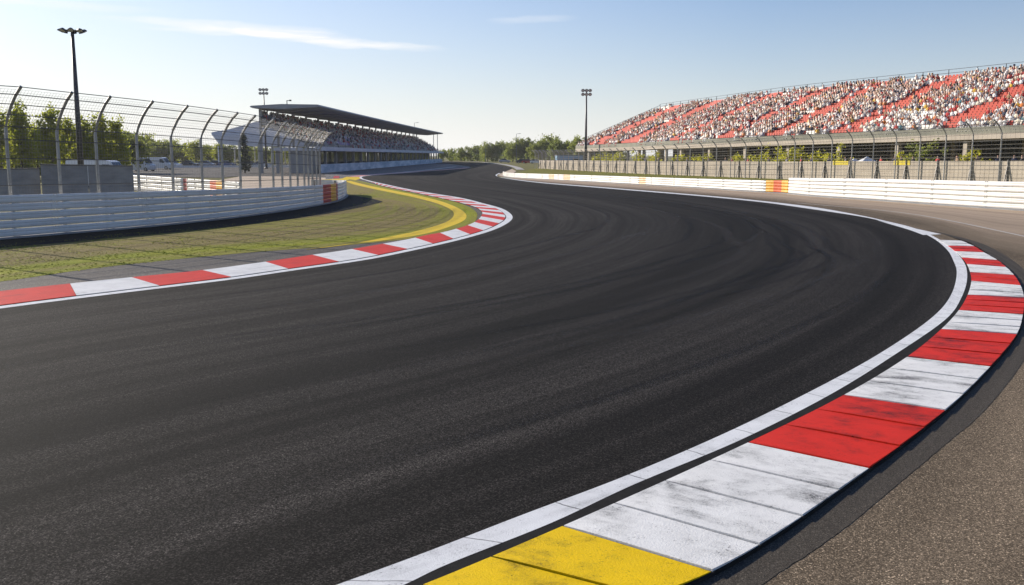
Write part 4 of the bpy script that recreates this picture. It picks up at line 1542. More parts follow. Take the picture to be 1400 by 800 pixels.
# ------------------------------------------------------------------ roofed grandstand on the left
LS = Path([(-30.6, 149), (-30.2, 200), (-29.2, 280), (-27.6, 366)], side=-1)
ls = thing('grandstand', 'grandstand with flat grey cantilever roof and blue red seats on the left', 'grandstand', LS.pt(LS.len * .3, 3, 0))
SL = LS.len
ZRF = lambda st: float(np.interp(st, [0, SL], [10.2, 10.95]))
mb = MB()
mb.sweep(LS, [(-1.0, -.05), (-1.0, 1.35), (-.8, 1.35), (-.8, -.05)], 0, SL, 6)
mb.build('banner_wall', M['banner'], ls)
mb = MB()
mb.sweep(LS, [(-1.3, 3.45), (-1.3, 4.05), (-.2, 4.1), (-.2, 3.95), (6.5, 3.95), (6.5, 3.45)], -.5, SL + 3, 6)
mb.build('balcony_slab', M['fabric_white'], ls)
q = 1.0
while q < SL:
    for d in (.4, 6.0):
        mb = MB()
        p = LS.pt(q, d)
        mb.box((p[0], p[1], 1.72), (.45, .45, 3.5), 0)
        mb.build('column', M['panel'], ls)
    q += 9.0
for a in np.arange(1.6, SL - 10, 18.0):
    mb = MB()
    mb.sweep(LS, [(3.6, .0), (3.6, 3.44), (3.75, 3.44), (3.75, .0)], a, a + 16.8, 6)
    mb.build('glazing', M['glass'], ls)
mb = MB()
mb.box((LS.pt(2.2, 2.2)[0], LS.pt(2.2, 2.2)[1], 1.7), (3.6, 4.4, 3.4), 0)
mb.build('kiosk', M['panel'], ls)
NR2, RD2 = 12, .67
ZR2 = lambda i: 4.25 + 4.5 * i / NR2


def deck2(st):
    top = []
    for i in range(NR2):
        top += [(RD2 * i, ZR2(i)), (RD2 * (i + 1), ZR2(i))]
    return [(0, ZR2(0) - .15)] + top + [(RD2 * NR2, ZR2(NR2) - 1.3)]


mb = MB()
mb.sweep(LS, deck2, 0, SL, 8)
mb.build('terrace', M['panel'], ls)
dT = RD2 * NR2
q = 0.0
while q < SL:                                         # rear wall panels with open bays between them
    mb = MB()
    mb.sweep(LS, [(dT - .1, 8.0), (dT - .1, 9.55), (dT + .12, 9.55), (dT + .12, 7.0)], q, min(q + 3.2, SL), 6)
    mb.build('rear_panel', M['panel'], ls)
    q += 5.4
mb = MB()
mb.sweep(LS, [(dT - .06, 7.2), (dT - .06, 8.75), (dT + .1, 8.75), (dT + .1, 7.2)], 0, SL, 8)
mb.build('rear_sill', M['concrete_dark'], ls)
q = .6
while q < SL + 1:
    mb = MB()
    p = LS.pt(q, dT + .35)
    mb.box((p[0], p[1], (ZRF(q) - .4) / 2), (.35, .35, ZRF(q) - .35), 0)
    mb.build('roof_column', M['panel'], ls)
    q += 10.7
for st in (SL - 16, SL - 1.5):
    mb = MB()
    p, p2 = LS.pt(st, .6, 4.0), LS.pt(st, .6, ZRF(st) - .3)
    mb.tube([p, p2], .12, 6)
    mb.build('roof_post', M['panel'], ls)




def roofp(st):
    h = ZRF(st)
    return [(-.9, h - .15), (-1.1, h), (-1.0, h + .22), (4.5, h + .3), (9.2, h + .05), (9.4, h - .12), (9.2, h - .25), (4.5, h - .45)]


mb = MB()
mb.sweep(LS, roofp, -1.5, SL + 4, 8)
rf = mb.build('roof', M['roof'], ls)
mb = MB()
mb.sweep(LS, lambda st: [(-.7, ZRF(st) - .17), (4.5, ZRF(st) - .47), (9.1, ZRF(st) - .27), (9.1, ZRF(st) - .30), (4.5, ZRF(st) - .50), (-.7, ZRF(st) - .20)], -1.2, SL + 3.7, 8)
mb.build('soffit', M['roof_under'], rf)
q = 2.0
while q < SL + 2:
    mb = MB()
    mb.tube([LS.pt(q, -.6, ZRF(q) - .24), LS.pt(q, 4.5, ZRF(q) - .62), LS.pt(q, 8.8, ZRF(q) - .4)], [.07, .17, .12], 4)
    mb.build('roof_beam', M['roof_under'], rf)
    q += 10.7
seat2, folk2 = MB(), []
for i in range(NR2):
    d = RD2 * i + .42
    st = .4
    while st < SL - .5:
        p = LS.pt(st, d, ZR2(i) + .002)
        n_ = LS.nrm(st)
        rz = math.atan2(-n_[0], n_[1])
        seat_shape(seat2, p, rz, 1 if (int(st / 7 + i * .25) % 4 == 1 and random.random() < .75) else (2 if random.random() < .22 else 0))
        if random.random() < .30 - .12 * (math.sin(st * .3 + i * .4) > .4):
            sh = random.choices(['white', 'red', 'navy', 'teal', 'grey', 'cream', 'black'], [.38, .13, .2, .12, .15, .0, .04])[0]
            folk2.append(((p[0], p[1], p[2] - .09), rz, random.choice(['sit_rest', 'sit_lean']), sh, 1.0))
        st += .6 if st < 90 else .95
tag(seat2.build('seats', [M['seat_blue'], M['seat_red'], M['seat_white']], ls), kind='stuff')
crowd('crowd', folk2, 'mass of seated spectators in the shade of the roofed left grandstand', skin=(.44, .38, .38))
mb = MB()
n = 40
for i in range(n + 1):
    st = SL * i / n
    mb.tube([LS.pt(st, -.9, 4.06), LS.pt(st, -.9, 5.0)], .03, 4)
for z in (4.5, 5.0):
    mb.tube([LS.pt(SL * i / n, -.9, z) for i in range(n + 1)], .025, 4)
mb.build('front_railing', M['steel'], ls)
# camera post on the roof
p = LS.pt(4, 5, 10.4)
root = thing('camera_post', 'short dark camera post standing on the roof of the left grandstand', 'camera post', p)
mb = MB()
mb.tube([p, (p[0], p[1], p[2] + .95)], .07, 6)
mb.build('pole', M['pole'], root)
mb = MB()
mb.tube([(p[0], p[1], p[2] + .9), (p[0] + .45, p[1], p[2] + .95)], .05, 5)
mb.box((p[0] + .55, p[1], p[2] + .93), (.3, .25, .22))
mb.build('camera_head', M['pole'], root)
# ------------------------------------------------------------------ light masts
def light_mast(x, y, H, r0, label, ring_r, nl, rot=0.0, crossarm=False, lamp=.34, z0=-.06):
    root = thing('light_mast', label, 'light mast', (x, y, z0), 'light masts around the circuit')
    mb = MB()
    mb.tube([(x, y, z0), (x, y, z0 + H * .5), (x, y, z0 + H - .25)], [r0, r0 * .72, r0 * .45], 10)
    mb.tube([(x, y, z0), (x, y, z0 + .35)], [r0 * 1.7, r0 * 1.5], 10)
    mb.build('pole', M['pole'], root, smooth=True)
    mb = MB()
    top = z0 + H - .3
    spots = []
    if crossarm:
        for lev, zz in enumerate((top, top - .75)):
            mb.tube([(x - ring_r, y, zz), (x + ring_r, y, zz)], .06, 5)
            for i in range(nl):
                f = (i + .5) / nl * 2 - 1
                spots.append((x + ring_r * f, y - .18, zz - .05, -math.pi / 2))
    else:
        for i in range(nl):
            a = rot + 2 * math.pi * i / nl
            q = (x + ring_r * math.cos(a), y + ring_r * math.sin(a), top)
            mb.tube([(x, y, top - .1), q], .05, 5)
            spots.append((q[0], q[1], top - .02, a))
        mb.tube([(x + ring_r * .62 * math.cos(2 * math.pi * j / 16), y + ring_r * .62 * math.sin(2 * math.pi * j / 16), top - .03) for j in range(17)], .035, 4)
    mb.build('head_frame', M['pole'], root)
    for (sx, sy, sz, a) in spots:
        mb = MB()
        d = Vector((math.cos(a), math.sin(a), -.75 if crossarm else -2.2)).normalized()
        c = Vector((sx, sy, sz))
        mb.tube([c - d * lamp * .45, c - d * lamp * .3, c + d * lamp * .15, c + d * lamp * .42], [lamp * .3, lamp * .55, lamp * .95, lamp * .98], 8)
        fl = mb.build('floodlight', M['pole'], root)
        mb = MB()
        mb.tube([c + d * lamp * .425, c + d * lamp * .46], [lamp * .86, lamp * .8], 8)
        mb.build('lens', M['lens'], fl)
    return root


p = AT(110, 218, 75)
light_mast(p[0], 75, AT(100, 36, 75)[2] + .06, .26, 'tall dark light mast with eight floodlights behind the left catch fence', .82, 8, .3, lamp=.24)
p = AT(362.5, 180, 200)
light_mast(p[0], 200, AT(362, 120, 200)[2] + .06, .22, 'light mast rising behind the roof of the left grandstand', 1.0, 3, crossarm=True, lamp=.36)
p = AT(801, 200, 191)
light_mast(p[0], 191, AT(801, 121, 191)[2] + .06, .3, 'tall dark light mast at the far end of the open right grandstand', 1.05, 3, crossarm=True, lamp=.38)
for x_, yt, Y_, lb in ((706, 183, 330, 'thin light pole in front of the far trees, right of the track'), (664, 200, 390, 'thinner distant light pole before the far trees, left of the taller pole'),
                       (567, 168, 330, 'thin light pole showing above the far end of the left grandstand roof')):
    p = AT(x_, 200, Y_)
    H = AT(x_, yt, Y_)[2] + .06
    root = thing('street_lamp', lb, 'street lamp', (p[0], Y_, -.06), 'far light poles')
    mb = MB()
    mb.tube([(p[0], Y_, -.06), (p[0], Y_, H - .1)], [.13, .07], 6)
    mb.build('pole', M['steel'], root)
    mb = MB()
    mb.tube([(p[0], Y_, H - .12), (p[0] + .9, Y_, H)], .05, 5)
    mb.box((p[0] + 1.1, Y_, H), (.8, .3, .14))
    mb.build('lamp_head', M['steel'], root)


# ------------------------------------------------------------------ trees
def leaf_cloud(nclump, per, env, size, clump_r, zsq=1.0):
    """env() -> a random centre inside the crown and its outward direction"""
    V_, A_ = [], []
    for c in range(nclump):
        ctr, outw = env()
        tone = random.random() ** 1.5
        r_ = clump_r * random.uniform(.6, 1.25)
        n = int(per * random.uniform(.7, 1.3))
        off = RNG.normal(0, .5, (n, 3)) * r_
        off[:, 2] *= zsq
        cen = off + np.array(ctr)
        nn = RNG.normal(0, 1, (n, 3)) + np.array(outw) * .8
        nn /= np.linalg.norm(nn, axis=1)[:, None]
        a = np.cross(nn, RNG.normal(0, 1, (n, 3)))
        a /= np.linalg.norm(a, axis=1)[:, None] + 1e-9
        b = np.cross(nn, a)
        sz = size * RNG.uniform(.6, 1.35, (n, 1))
        q = np.stack([cen - a * sz, cen + b * sz * .55, cen + a * sz, cen - b * sz * .55], 1)
        V_.append(q.reshape(-1, 3))
        A_.append(np.repeat(np.clip(tone + RNG.uniform(-.2, .2, n), 0, 1), 4))
    return np.concatenate(V_), np.concatenate(A_)


def env_ellipsoid(rx, rz, zc, lobes):
    def f():
        while True:
            u = RNG.normal(0, 1, 3)
            u /= np.linalg.norm(u)
            az_ = math.atan2(u[1], u[0])
            k_ = 1 + sum(a * math.sin(m * az_ + ph + u[2] * 2.5) for m, a, ph in lobes)
            r_ = random.random() ** .42 * k_
            return (u[0] * rx * r_, u[1] * rx * r_, zc + u[2] * rz * r_), u
    return f


def env_spire(rx, z0, z1, lobes, power=.8):
    def f():
        t = random.random() ** 1.25
        az_ = random.uniform(0, 2 * math.pi)
        w_ = (1 - t) ** power * (min(1, t * 5 + .35)) * (1 + .3 * math.sin(t * 23 + lobes))
        r_ = rx * w_ * random.random() ** .5 * (1 + .25 * math.sin(3 * az_ + lobes + t * 9))
        return (r_ * math.cos(az_), r_ * math.sin(az_), z0 + (z1 - z0) * t), (math.cos(az_), math.sin(az_), .3)
    return f


def trunk_mesh(h, r0, limbs, spread):
    mb = MB()
    pts = [(0, 0, -.1)]
    for i in range(1, 6):
        pts.append((random.uniform(-.12, .12) * i * .4, random.uniform(-.12, .12) * i * .4, h * i / 5))
    mb.tube(pts, [r0 * (1.25 - .2 * i) for i in range(6)], 7)
    for j in range(limbs):
        t = random.uniform(.3, .95)
        z = h * t
        a = random.uniform(0, 6.28)
        L = spread * random.uniform(.5, 1)
        b = (0, 0, z)
        m_ = (L * .5 * math.cos(a), L * .5 * math.sin(a), z + L * .35)
        e = (L * math.cos(a + .3), L * math.sin(a + .3), z + L * .9)
        mb.tube([b, m_, e], [r0 * .45 * (1.1 - t), r0 * .3 * (1.1 - t), .015], 5)
    return mb


def tree_kind(name, label, cat, crown_me, trunk_mb, loc, sc, rz, group):
    root = thing(name, label, cat, (0, 0, 0), group)
    trunk_mb.build('trunk', M['bark'], root)
    c = bpy.data.objects.new('crown', crown_me)
    COL.objects.link(c)
    c.parent = root
    root.location = loc
    root.scale = (sc, sc, sc)
    root.rotation_euler = (0, 0, rz)
    return root


KINDS = {}


def make_kind(key):
    lob = [(2, .14, random.random() * 6), (3, .16, random.random() * 6), (5, .12, random.random() * 6)]
    if key.startswith('birch'):             # 9 m, tall loose crown
        lo_, up_ = env_ellipsoid(1.75, 2.5, 3.9, lob), env_ellipsoid(1.15, 2.1, 6.9, lob)
        V_, A_ = leaf_cloud(112, 32, lambda: (lo_ if random.random() < .6 else up_)(), .20, .62)
        return leaf_mesh('crown', V_, A_, M['leaf_birch']), trunk_mesh(7.6, .16, 12, 1.4)
    if key.startswith('broad'):             # 10 m, rounded
        V_, A_ = leaf_cloud(130, 34, env_ellipsoid(4.1, 3.9, 5.9, lob), .33, 1.0)
        return leaf_mesh('crown', V_, A_, M['leaf_dark' if key[-1] in '13' else 'leaf_mid']), trunk_mesh(7.5, .26, 10, 2.6)
    if key.startswith('low'):               # 6.5 m, wide
        V_, A_ = leaf_cloud(100, 34, env_ellipsoid(2.9, 2.6, 3.7, lob), .24, .8)
        return leaf_mesh('crown', V_, A_, M['leaf_mid' if key[-1] == '1' else 'leaf_birch']), trunk_mesh(4.6, .2, 8, 2.0)
    if key == 'conifer':
        V_, A_ = leaf_cloud(90, 40, env_spire(1.5, .8, 8.0, 1.0, .9), .16, .4)
        return leaf_mesh('crown', V_, A_, M['leaf_conifer']), trunk_mesh(7.5, .14, 8, .7)


def put_tree(key, loc, sc, name, label, cat='tree', group=None):
    rz = random.uniform(0, 6.28)
    if key not in KINDS:
        me, tb = make_kind(key)
        KINDS[key] = tree_kind(name, label, cat, me, tb, loc, sc, rz, group)
        return KINDS[key]
    o = dup(KINDS[key], loc, rz, label, (sc, sc, sc))
    o.name = name
    o['category'] = cat
    if group:
        o['group'] = group
    return o


def x_at(px_, Y):
    return (px_ - 700) / F * Y


near_trees = [(-34, 136, 112, 'birch1', 1.0), (8, 146, 116, 'birch2', .93), (36, 138, 112, 'birch3', 1.0), (78, 142, 110, 'birch1', 1.0), (100, 158, 114, 'birch2', .8), (121, 158, 112, 'birch3', .82), (143, 153, 111, 'birch2', .86), (166, 158, 112, 'birch1', .8), (57, 165, 122, 'birch3', .82), (22, 166, 124, 'birch1', .8)]
nl = sorted(near_trees)
for i, (px_, yt, Y, key, _) in enumerate(nl):
    top = AT(px_, yt, Y)[2]
    put_tree(key, (x_at(px_, Y), Y, -.06), (top + .06) / 9.3, 'birch_tree', '%s loose pale green tree from the left behind the grey wall and catch fence' % ORD[i], 'tree', 'pale trees behind the left fence')
rows = [(188, 180), (207, 186), (226, 190), (243, 193), (258, 196), (272, 194), (288, 197), (303, 198), (318, 196), (345, 198), (362, 199), (382, 200), (400, 201), (418, 202)]
for i, (px_, yt) in enumerate(rows):
    Y = 292 + 9 * math.sin(i * 2.3)
    top = AT(px_, yt, Y)[2]
    put_tree('low%d' % (1 + i % 2), (x_at(px_, Y), Y, -.06), (top + .06) / 6.4, 'leafy_tree', '%s tree from left in the low row beyond the parked cars' % ORD[i], 'tree', 'low tree row beyond the car park')
for i, px_ in enumerate(range(-60, 190, 22)):         # darker row behind the pale trees
    Y = 150 + 6 * math.sin(i * 1.7)
    put_tree('broad%d' % (1 + i % 2), (x_at(px_, Y), Y, -.06), random.uniform(.62, .74), 'background_tree', '%s from left of the dark trees standing behind the pale loose trees' % ORD[i], 'tree', 'dark trees behind the pale trees')
p = AT(333, 183, 150)
put_tree('conifer', (p[0], 150, -.06), (p[2] + .06) / 8.1, 'conifer_tree', 'dark narrow conifer in front of the white tent roof', 'tree')
far = [(606, 204), (618, 203), (631, 202), (644, 200), (656, 198), (667, 195), (679, 195), (690, 193), (701, 194), (712, 190), (722, 190), (733, 194), (742, 190), (751, 186), (761, 191), (770, 193), (781, 190), (792, 188), (804, 191), (816, 190), (828, 191), (842, 190)]
for i, (px_, yt) in enumerate(far):
    Y = 470 - 9 * i + 12 * math.sin(i * 2.1)
    Y = max(Y, 300)
    top = AT(px_, yt + .5, Y)[2]
    put_tree('broad%d' % (1 + (i * 7) % 4), (x_at(px_, Y), Y, -.06), (top + .06) / 9.8, 'woodland_tree', '%s from left in the rounded trees at the far end of the track' % ORD[i], 'tree', 'woodland at the far end of the track')
# hedges that close the view under the trees
def hedge(name, label, p0, p1, h, wd, mat, n):
    V_, A_ = [], []
    L = math.dist(p0, p1)
    def env():
        t = random.random()
        return (p0[0] + (p1[0] - p0[0]) * t, p0[1] + (p1[1] - p0[1]) * t + random.uniform(-wd, wd), h * random.random() ** .8 * (.75 + .25 * math.sin(t * L * .35) * math.sin(t * L * .13 + 1))), (0, -.5, .5)
    V_, A_ = leaf_cloud(n, 30, env, .32, .8)
    org = np.array((p0[0], p0[1], -.06))
    me = leaf_mesh(name, V_ - org, A_, mat)
    o = bpy.data.objects.new(name, me)
    COL.objects.link(o)
    o.location = [float(q) for q in org]
    return tag(o, label, 'hedge')


hedge('hedge', 'dark thicket under the low tree row behind the parked cars', (x_at(150, 310), 310), (x_at(440, 310), 310), 4.4, 2, M['leaf_dark'], 240)
hedge('hedge', 'dark undergrowth below the far woodland at the end of the track', (x_at(590, 420), 480), (x_at(860, 300), 310), 5.0, 4, M['leaf_dark'], 420)
hedge('hedge', 'dark undergrowth behind the pale trees at the far left', (x_at(-80, 135), 135), (x_at(200, 150), 140), 2.6, 2, M['leaf_mid'], 170)
hp0, hp1 = WP.pt(g0 + 15, D0 + 27), WP.pt(g1 - 2, D0 + 27)
hedge('hedge', 'green hedge seen through the columns beneath the open grandstand', hp0[:2], hp1[:2], 4.6, 3, M['leaf_dark'], 420)


def bush(px_, d, h, mat, label, kind='bush'):
    st = WP.at_px(px_, d)
    p = WP.pt(st, d, -.06)
    lob = [(2, .2, random.random() * 6), (3, .2, random.random() * 6)]
    V_, A_ = leaf_cloud(34, 30, env_ellipsoid(h * .5, h * .5, h * .52, lob), .16, .5)
    root = thing(kind, label, 'bush', p, 'bushes beneath the open grandstand')
    c = bpy.data.objects.new('foliage', leaf_mesh('foliage', V_, A_, mat))
    COL.objects.link(c)
    c.parent = root
    mb = MB()
    for j in range(3):
        a = j * 2.1
        mb.tube([(p[0], p[1], p[2]), (p[0] + .25 * math.cos(a), p[1] + .25 * math.sin(a), p[2] + h * .5)], [.05, .02], 4)
    mb.build('stem', M['bark'], root)


bl = [(818, 4, 3.0), (832, 5, 3.2), (846, 4, 3.0), (893, 5, 3.4), (1040, 5.5, 3.2), (1062, 5, 3.8), (1078, 5, 3.9), (1118, 6, 3.3), (1262, 4, 4.6), (1238, 6, 3.0), (930, 5, 3.0), (960, 6, 3.2), (1004, 5, 3.1), (1148, 6, 3.6), (1096, 7, 3.4), (1330, 6, 3.4), (872, 4, 3.0)]
for i, (px_, d, h) in enumerate(bl):
    bush(px_, d, h, M['leaf_yellow'] if i not in (8,) else M['leaf_mid'], '%s from left of the yellow green bushes under the open grandstand' % ORD[i] if i != 8 else 'tall green bush beside a column under the open grandstand')

# ------------------------------------------------------------------ grey wall, inner guardrail and other things at the left
for (x0, y0, x1, y1, Y0, Y1, lb) in ((-70, 234, 54, 231.5, 54, 56, 'low grey concrete wall at the photo left edge behind the catch fence'), (55, 226, 182, 228, 55, 57, 'taller grey concrete wall behind the catch fence, right of the low wall')):
    a, b = AT(x0, y0, Y0), AT(x1, y1, Y1)
    pth = Path([(a[0], a[1]), ((a[0] + b[0]) / 2, (a[1] + b[1]) / 2), (b[0], b[1])], side=-1, smooth=False)
    root = thing('concrete_wall', lb, 'wall', ((a[0] + b[0]) / 2, (a[1] + b[1]) / 2, -.06))
    n = max(2, int(pth.len / 2.0))
    for i in range(n):
        z0_, z1_ = a[2], b[2]
        s0, s1 = pth.len * i / n + .012, pth.len * (i + 1) / n - .012
        mb = MB()
        mb.sweep(pth, lambda st: [(0, -.06), (0, z0_ + (z1_ - z0_) * st / pth.len), (.3, z0_ + (z1_ - z0_) * st / pth.len), (.3, -.06)], s0, s1, 3)
        mb.build('panel', M['concrete'], root)
    mb = MB()
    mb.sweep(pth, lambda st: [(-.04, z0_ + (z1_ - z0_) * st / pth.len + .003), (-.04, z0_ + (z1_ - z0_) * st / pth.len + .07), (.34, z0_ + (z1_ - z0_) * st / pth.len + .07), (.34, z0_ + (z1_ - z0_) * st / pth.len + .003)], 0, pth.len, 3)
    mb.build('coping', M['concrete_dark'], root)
IP = Path([(x_at(185, 78), 78), (x_at(215, 73), 73), (x_at(254, 67), 67), (x_at(303, 61), 61), (x_at(330, 58), 58)], side=-1)
root = thing('guardrail', 'short white guardrail with red and orange ends beyond the left catch fence', 'guardrail', (x_at(254, 67), 67, -.03))
i1, i2, i3, i4, i5 = (IP.at_px(q) for q in (252, 257, 287, 295, 304))
guardrail(root, IP, 0, IP.len, lambda st: 1.2, 4, [(i1, i2, 'rail_red'), (i3, i4, 'rail_dkred'), (i4, i5, 'rail_yellow')], 4.0, 2.0)

# white membrane hall beyond
root = thing('tent_hall', 'large white membrane-roofed hall beyond the catch fence, left of the roofed grandstand', 'tent', (-55, 205, -.06))
Yh = 240
ridge = [AT(289, 181, Yh), AT(312, 177, Yh), AT(350, 166.5, Yh), (-52, Yh, 10.6), (-46, Yh, 10.6)]
eave = [AT(291, 184, Yh), AT(301, 197, Yh), AT(340, 200, Yh), (-50, Yh, 4.9), (-46, Yh, 4.9)]
mb = MB()
vs, fs = [], []
NS = 5
for i in range(5):
    a, b = Vector(ridge[i]), Vector(eave[i])
    vs += [tuple(a + Vector((0, 9, 0))), tuple(a), tuple(a.lerp(b, .5) + Vector((0, -.7, .15))), tuple(b + Vector((0, -1.0, 0))), tuple(b + Vector((0, 18, 0))), tuple(a + Vector((0, 14, -.2)))]
for i in range(4):
    fs += [(i * 6 + j, i * 6 + (j + 1) % 6, (i + 1) * 6 + (j + 1) % 6, (i + 1) * 6 + j) for j in range(6)]
fs += [tuple(range(6)), tuple(24 + j for j in range(6))]
mb.add(vs, fs)
mb.build('membrane_roof', M['fabric_white'], root)
for px_ in (303, 332, 362, 375, 400):
    for dy in (0, 14):
        mb = MB()
        x_ = x_at(px_, Yh)
        mb.tube([(x_, Yh + dy, -.06), (x_, Yh + dy, 5.0)], .18, 6)
        mb.build('post', M['car_white'], root)


# ------------------------------------------------------------------ vehicles
def wheel(parent, x, y, r_=.32, w_=.2):
    mb = MB()
    n = 14
    prof = [(-w_ / 2, r_ * .62), (-w_ / 2, r_ * .95), (-w_ * .35, r_), (w_ * .35, r_), (w_ / 2, r_ * .95), (w_ / 2, r_ * .62)]
    vs, fs = [], []
    for i in range(n):
        a = 2 * math.pi * i / n
        vs += [(x + q, y + rr * math.cos(a), r_ + rr * math.sin(a)) for q, rr in prof]
    for i in range(n):
        for j in range(5):
            fs.append((i * 6 + j, i * 6 + j + 1, ((i + 1) % n) * 6 + j + 1, ((i + 1) % n) * 6 + j))
    mb.add(vs, fs)
    ty = mb.build('wheel', M['tyre'], parent)
    mb = MB()
    mb.tube([(x - w_ * .4, y, r_), (x + w_ * .4, y, r_)], r_ * .62, 12)
    mb.build('rim', M['rim'], ty)


def hull(mb, secs, mi=0):
    """secs: cross-sections front to back (y, half width low, half width high, z low, z high)"""
    vs, fs = [], []
    for y, wl, wh, zl, zh in secs:
        zm = zl + (zh - zl) * .55
        vs += [(-wl * .96, y, zl), (-wl, y, zm), (-wh, y, zh), (wh, y, zh), (wl, y, zm), (wl * .96, y, zl)]
    for i in range(len(secs) - 1):
        fs += [(i * 6 + j, i * 6 + (j + 1) % 6, (i + 1) * 6 + (j + 1) % 6, (i + 1) * 6 + j) for j in range(6)]
    fs += [tuple(range(6)), tuple((len(secs) - 1) * 6 + j for j in range(6))]
    mb.add(vs, fs, mi)


def make_car(paintm, label, group):
    root = thing('parked_car', label, 'car', (0, 0, 0), group)
    mb = MB()
    hull(mb, [(-2.15, .66, .6, .3, .62), (-2.05, .82, .7, .22, .74), (-1.0, .88, .78, .2, .92), (0, .89, .8, .2, .96), (1.4, .88, .78, .2, .97), (2.0, .84, .74, .24, .94), (2.15, .72, .66, .34, .8)])
    mb.build('body', M[paintm], root, smooth=False)
    mb = MB()
    hull(mb, [(-1.05, .76, .74, .925, .95), (-.35, .74, .60, .93, 1.40), (.9, .74, .60, .95, 1.43), (1.75, .74, .68, .955, 1.0)])
    mb.build('windows', M['glass'], root)
    mb = MB()
    hull(mb, [(-.38, .56, .54, 1.405, 1.43), (0, .6, .55, 1.42, 1.47), (.9, .6, .55, 1.435, 1.475), (1.0, .56, .54, 1.425, 1.45)])
    mb.build('roof', M[paintm], root)
    for sx in (-1, 1):
        for y in (-1.32, 1.32):
            wheel(root, sx * .78, y)
        mb = MB()
        mb.box((sx * .58, -2.1, .64), (.3, .16, .14))
        mb.build('headlight', M['head_lamp'], root)
        mb = MB()
        mb.box((sx * .6, 2.1, .8), (.26, .12, .14))
        mb.build('tail_light', M['rail_red'], root)
    return root


def make_van(label, group):
    root = thing('white_van', label, 'van', (0, 0, 0), group)
    mb = MB()
    hull(mb, [(-2.75, .78, .7, .35, .85), (-2.6, .92, .82, .28, 1.15), (-1.9, .97, .86, .26, 1.35), (-1.25, .98, .84, .26, 2.3), (-.8, .98, .86, .26, 2.42), (2.6, .98, .86, .26, 2.42), (2.75, .95, .82, .3, 2.35)])
    mb.build('body', M['car_white'], root)
    for sx in (-1, 1):
        mb = MB()
        mb.add([(sx * .985, -1.55, 1.32), (sx * .985, -.55, 1.32), (sx * .935, -.55, 2.05), (sx * .935, -1.2, 2.05)], [(0, 1, 2, 3)])
        mb.build('side_window', M['glass'], root)
        for y in (-1.85, 1.75):
            wheel(root, sx * .86, y, .36, .22)
        mb = MB()
        mb.box((sx * .66, -2.7, .8), (.26, .16, .2))
        mb.build('headlight', M['head_lamp'], root)
    mb = MB()
    mb.add([(-.8, -1.93, 1.42), (.8, -1.93, 1.42), (.74, -1.31, 2.24), (-.74, -1.31, 2.24)], [(0, 1, 2, 3)])
    mb.build('windscreen', M['glass'], root)
    return root


vans = [(143, 84, 1.5, 'long white van parked behind the taller grey wall, beside the light mast'), (197, 170, 1.2, 'white van parked between the grey wall and the second catch fence gap'), (222, 190, 1.45, 'white van standing further back, right of the other parked vans')]
v0 = None
for px_, Y, rz, lb in vans:
    loc = (x_at(px_, Y), Y, -.06)
    if v0 is None:
        v0 = make_van(lb, 'white vans behind the left fence')
        v0.location = loc
        v0.rotation_euler = (0, 0, rz)
    else:
        dup(v0, loc, rz, lb)
carspec = [('car_white', 240, 225, 1.3, 'white car, leftmost in the row before the low trees'), ('car_silver', 286, 240, 1.45, 'silver car parked in the row left of the dark conifer'), ('car_dark', 300, 246, 1.6, 'dark car beside the silver one in the parked row'),
           ('car_blue', 314, 240, 1.5, 'blue car parked just left of the dark conifer'), ('car_silver', 345, 232, 1.6, 'silver car under the white tent roof, right of the conifer'), ('car_dark', 263, 238, 1.4, 'dark car between the white car and the silver car'),
           ('car_white', 362, 234, 1.5, 'white car among the posts of the white tent hall'), ('car_red', 722, 330, 1.4, 'red car parked far off before the woodland, right of track'), ('car_white', 733, 325, 1.5, 'white car parked far off beside the red one'),
           ('car_dark', 714, 335, 1.6, 'dark car parked far off, left of the red one'), ('car_silver', 690, 360, 1.5, 'silver car parked farthest off below the woodland trees')]
pw = Path([(x_at(240, 215), 215), (x_at(310, 222), 222), (x_at(405, 222), 222)], side=-1, smooth=False)
mb = MB()
mb.sweep(pw, [(0, -.06), (0, .42), (.3, .42), (.3, -.06)], 0, pw.len, 4)
tag(mb.build('low_wall', M['car_white']), 'long low white wall in front of the parked cars beyond the left fence', 'wall')
protos = {}
for pm, px_, Y, rz, lb in carspec:
    loc = (x_at(px_, Y), Y, -.06)
    if pm not in protos:
        protos[pm] = make_car(pm, lb, 'parked cars around the circuit')
        protos[pm].location = loc
        protos[pm].rotation_euler = (0, 0, rz)
    else:
        dup(protos[pm], loc, rz, lb)

# small objects at the right
def tent(px_, d, wd, h, label, mat):
    st = WP.at_px(px_, d)
    c = Vector(WP.pt(st, d, -.06))
    root = thing('gazebo_tent', label, 'tent', c)
    mb = MB()
    e = wd / 2
    vs = [c + Vector(q) for q in ((-e, -e, h * .68), (e, -e, h * .68), (e, e, h * .68), (-e, e, h * .68), (0, 0, h))]
    low = [v - Vector((0, 0, .28)) for v in vs[:4]]
    mb.add(vs + low, [(0, 1, 4), (1, 2, 4), (2, 3, 4), (3, 0, 4), (0, 1, 6, 5), (1, 2, 7, 6), (2, 3, 8, 7), (3, 0, 5, 8)])
    mb.build('canopy', mat, root)
    for sx in (-1, 1):
        for sy in (-1, 1):
            mb = MB()
            mb.tube([c + Vector((sx * e * .96, sy * e * .96, 0)), c + Vector((sx * e * .96, sy * e * .96, h * .68))], .04, 5)
            mb.build('leg', M['steel'], root)


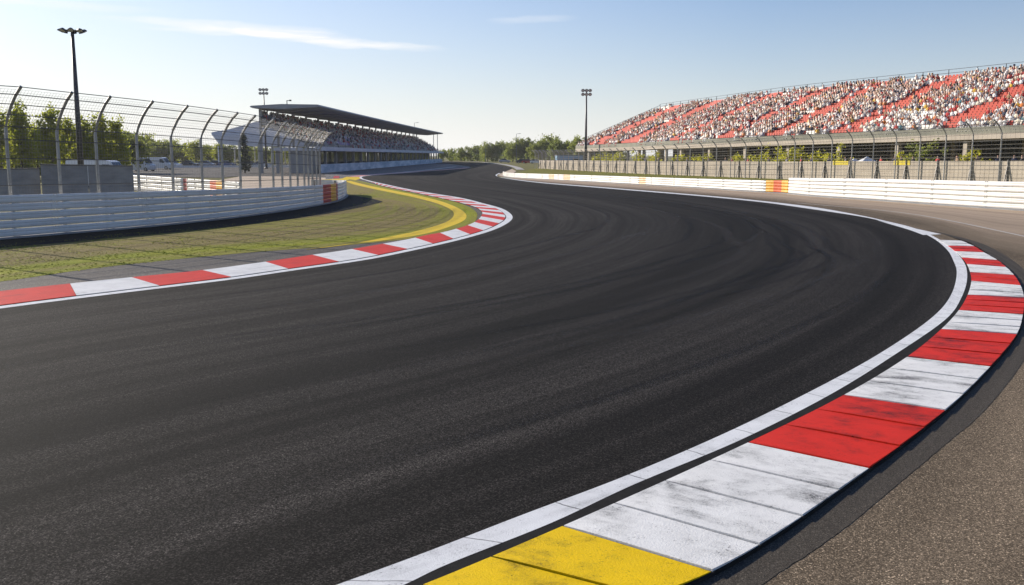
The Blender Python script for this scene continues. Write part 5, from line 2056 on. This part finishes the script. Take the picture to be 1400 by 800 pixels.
tent(1186, 4.0, 2.6, 2.7, 'white gazebo tent behind the beige wall, under the open grandstand', M['car_white'])
tent(1168, 4.0, 2.0, 2.5, 'smaller white gazebo tent left of the larger one behind the beige wall', M['fabric_white'])
st = WP.at_px(778, 3)
c = WP.pt(st, 3, -.06)
root = thing('site_cabin', 'pale blue and white site cabin behind the far end of the right catch fence', 'cabin', c)
mb = MB()
mb.box((c[0], c[1], 1.35), (5.2, 2.6, 2.7), .1)
mb.build('body', plain('pale blue cabin wall', (.25, .42, .6), (.2, .36, .52), .6, .5), root)
mb = MB()
mb.box((c[0] - 1.4, c[1] - 1.33, 1.35), (2.0, .06, 2.3), .1)
mb.build('white_panel', M['car_white'], root)
mb = MB()
mb.box((c[0], c[1], 2.76), (5.4, 2.8, .1), .1)
mb.build('roof', M['concrete'], root)
mb = MB()
mb.box((c[0] + 1.3, c[1] - 1.3, 1.6), (1.2, .07, .9), .1)
mb.build('window', M['glass'], root)
# yellow banner on the right wall
for px_, wd, lb in ((1158, 2.4, 'yellow banner hung on the top of the beige wall'), (1244, 2.2, 'second yellow banner further right on the beige wall')):
    st = WP.at_px(px_, 0)
    h = ZW(st)
    mb = MB()
    mb.sweep(WP, [(-.03, h - .38), (-.03, h + .05), (-.005, h + .05), (-.005, h - .38)], st, st + wd, 1)
    tag(mb.build('yellow_banner', plain('yellow banner cloth', (.75, .6, .03), (.65, .5, .03), 1, .7)), lb, 'banner')
# right-hand infield grass between guardrail and wall
A_ = [BRP.pt(q, .12)[:2] for q in np.linspace(4, BRP.len, 60)]
B_ = [WP.pt(q, 0)[:2] for q in np.linspace(sW(45), z_end + 4, 60)]
tag(strip('infield_grass', A_, B_, -.03, M['right_grass'], 4), kind='structure')


# ------------------------------------------------------------------ the air: faint summer haze
mb = MB()
mb.box((0, 0, 9.45), (5300, 5300, 21.1))
hm = bpy.data.materials.new('summer haze')
hm.use_nodes = True
for n in list(hm.node_tree.nodes):
    hm.node_tree.nodes.remove(n)
k = NT(hm.node_tree)
o_ = k.n('ShaderNodeOutputMaterial')
v_ = k.n('ShaderNodeVolumePrincipled')
v_.inputs['Color'].default_value = (.95, .95, .97, 1)
v_.inputs['Density'].default_value = .00014
v_.inputs['Anisotropy'].default_value = .3
k.l(v_.outputs[0], o_.inputs['Volume'])
tag(mb.build('haze', hm), kind='stuff')
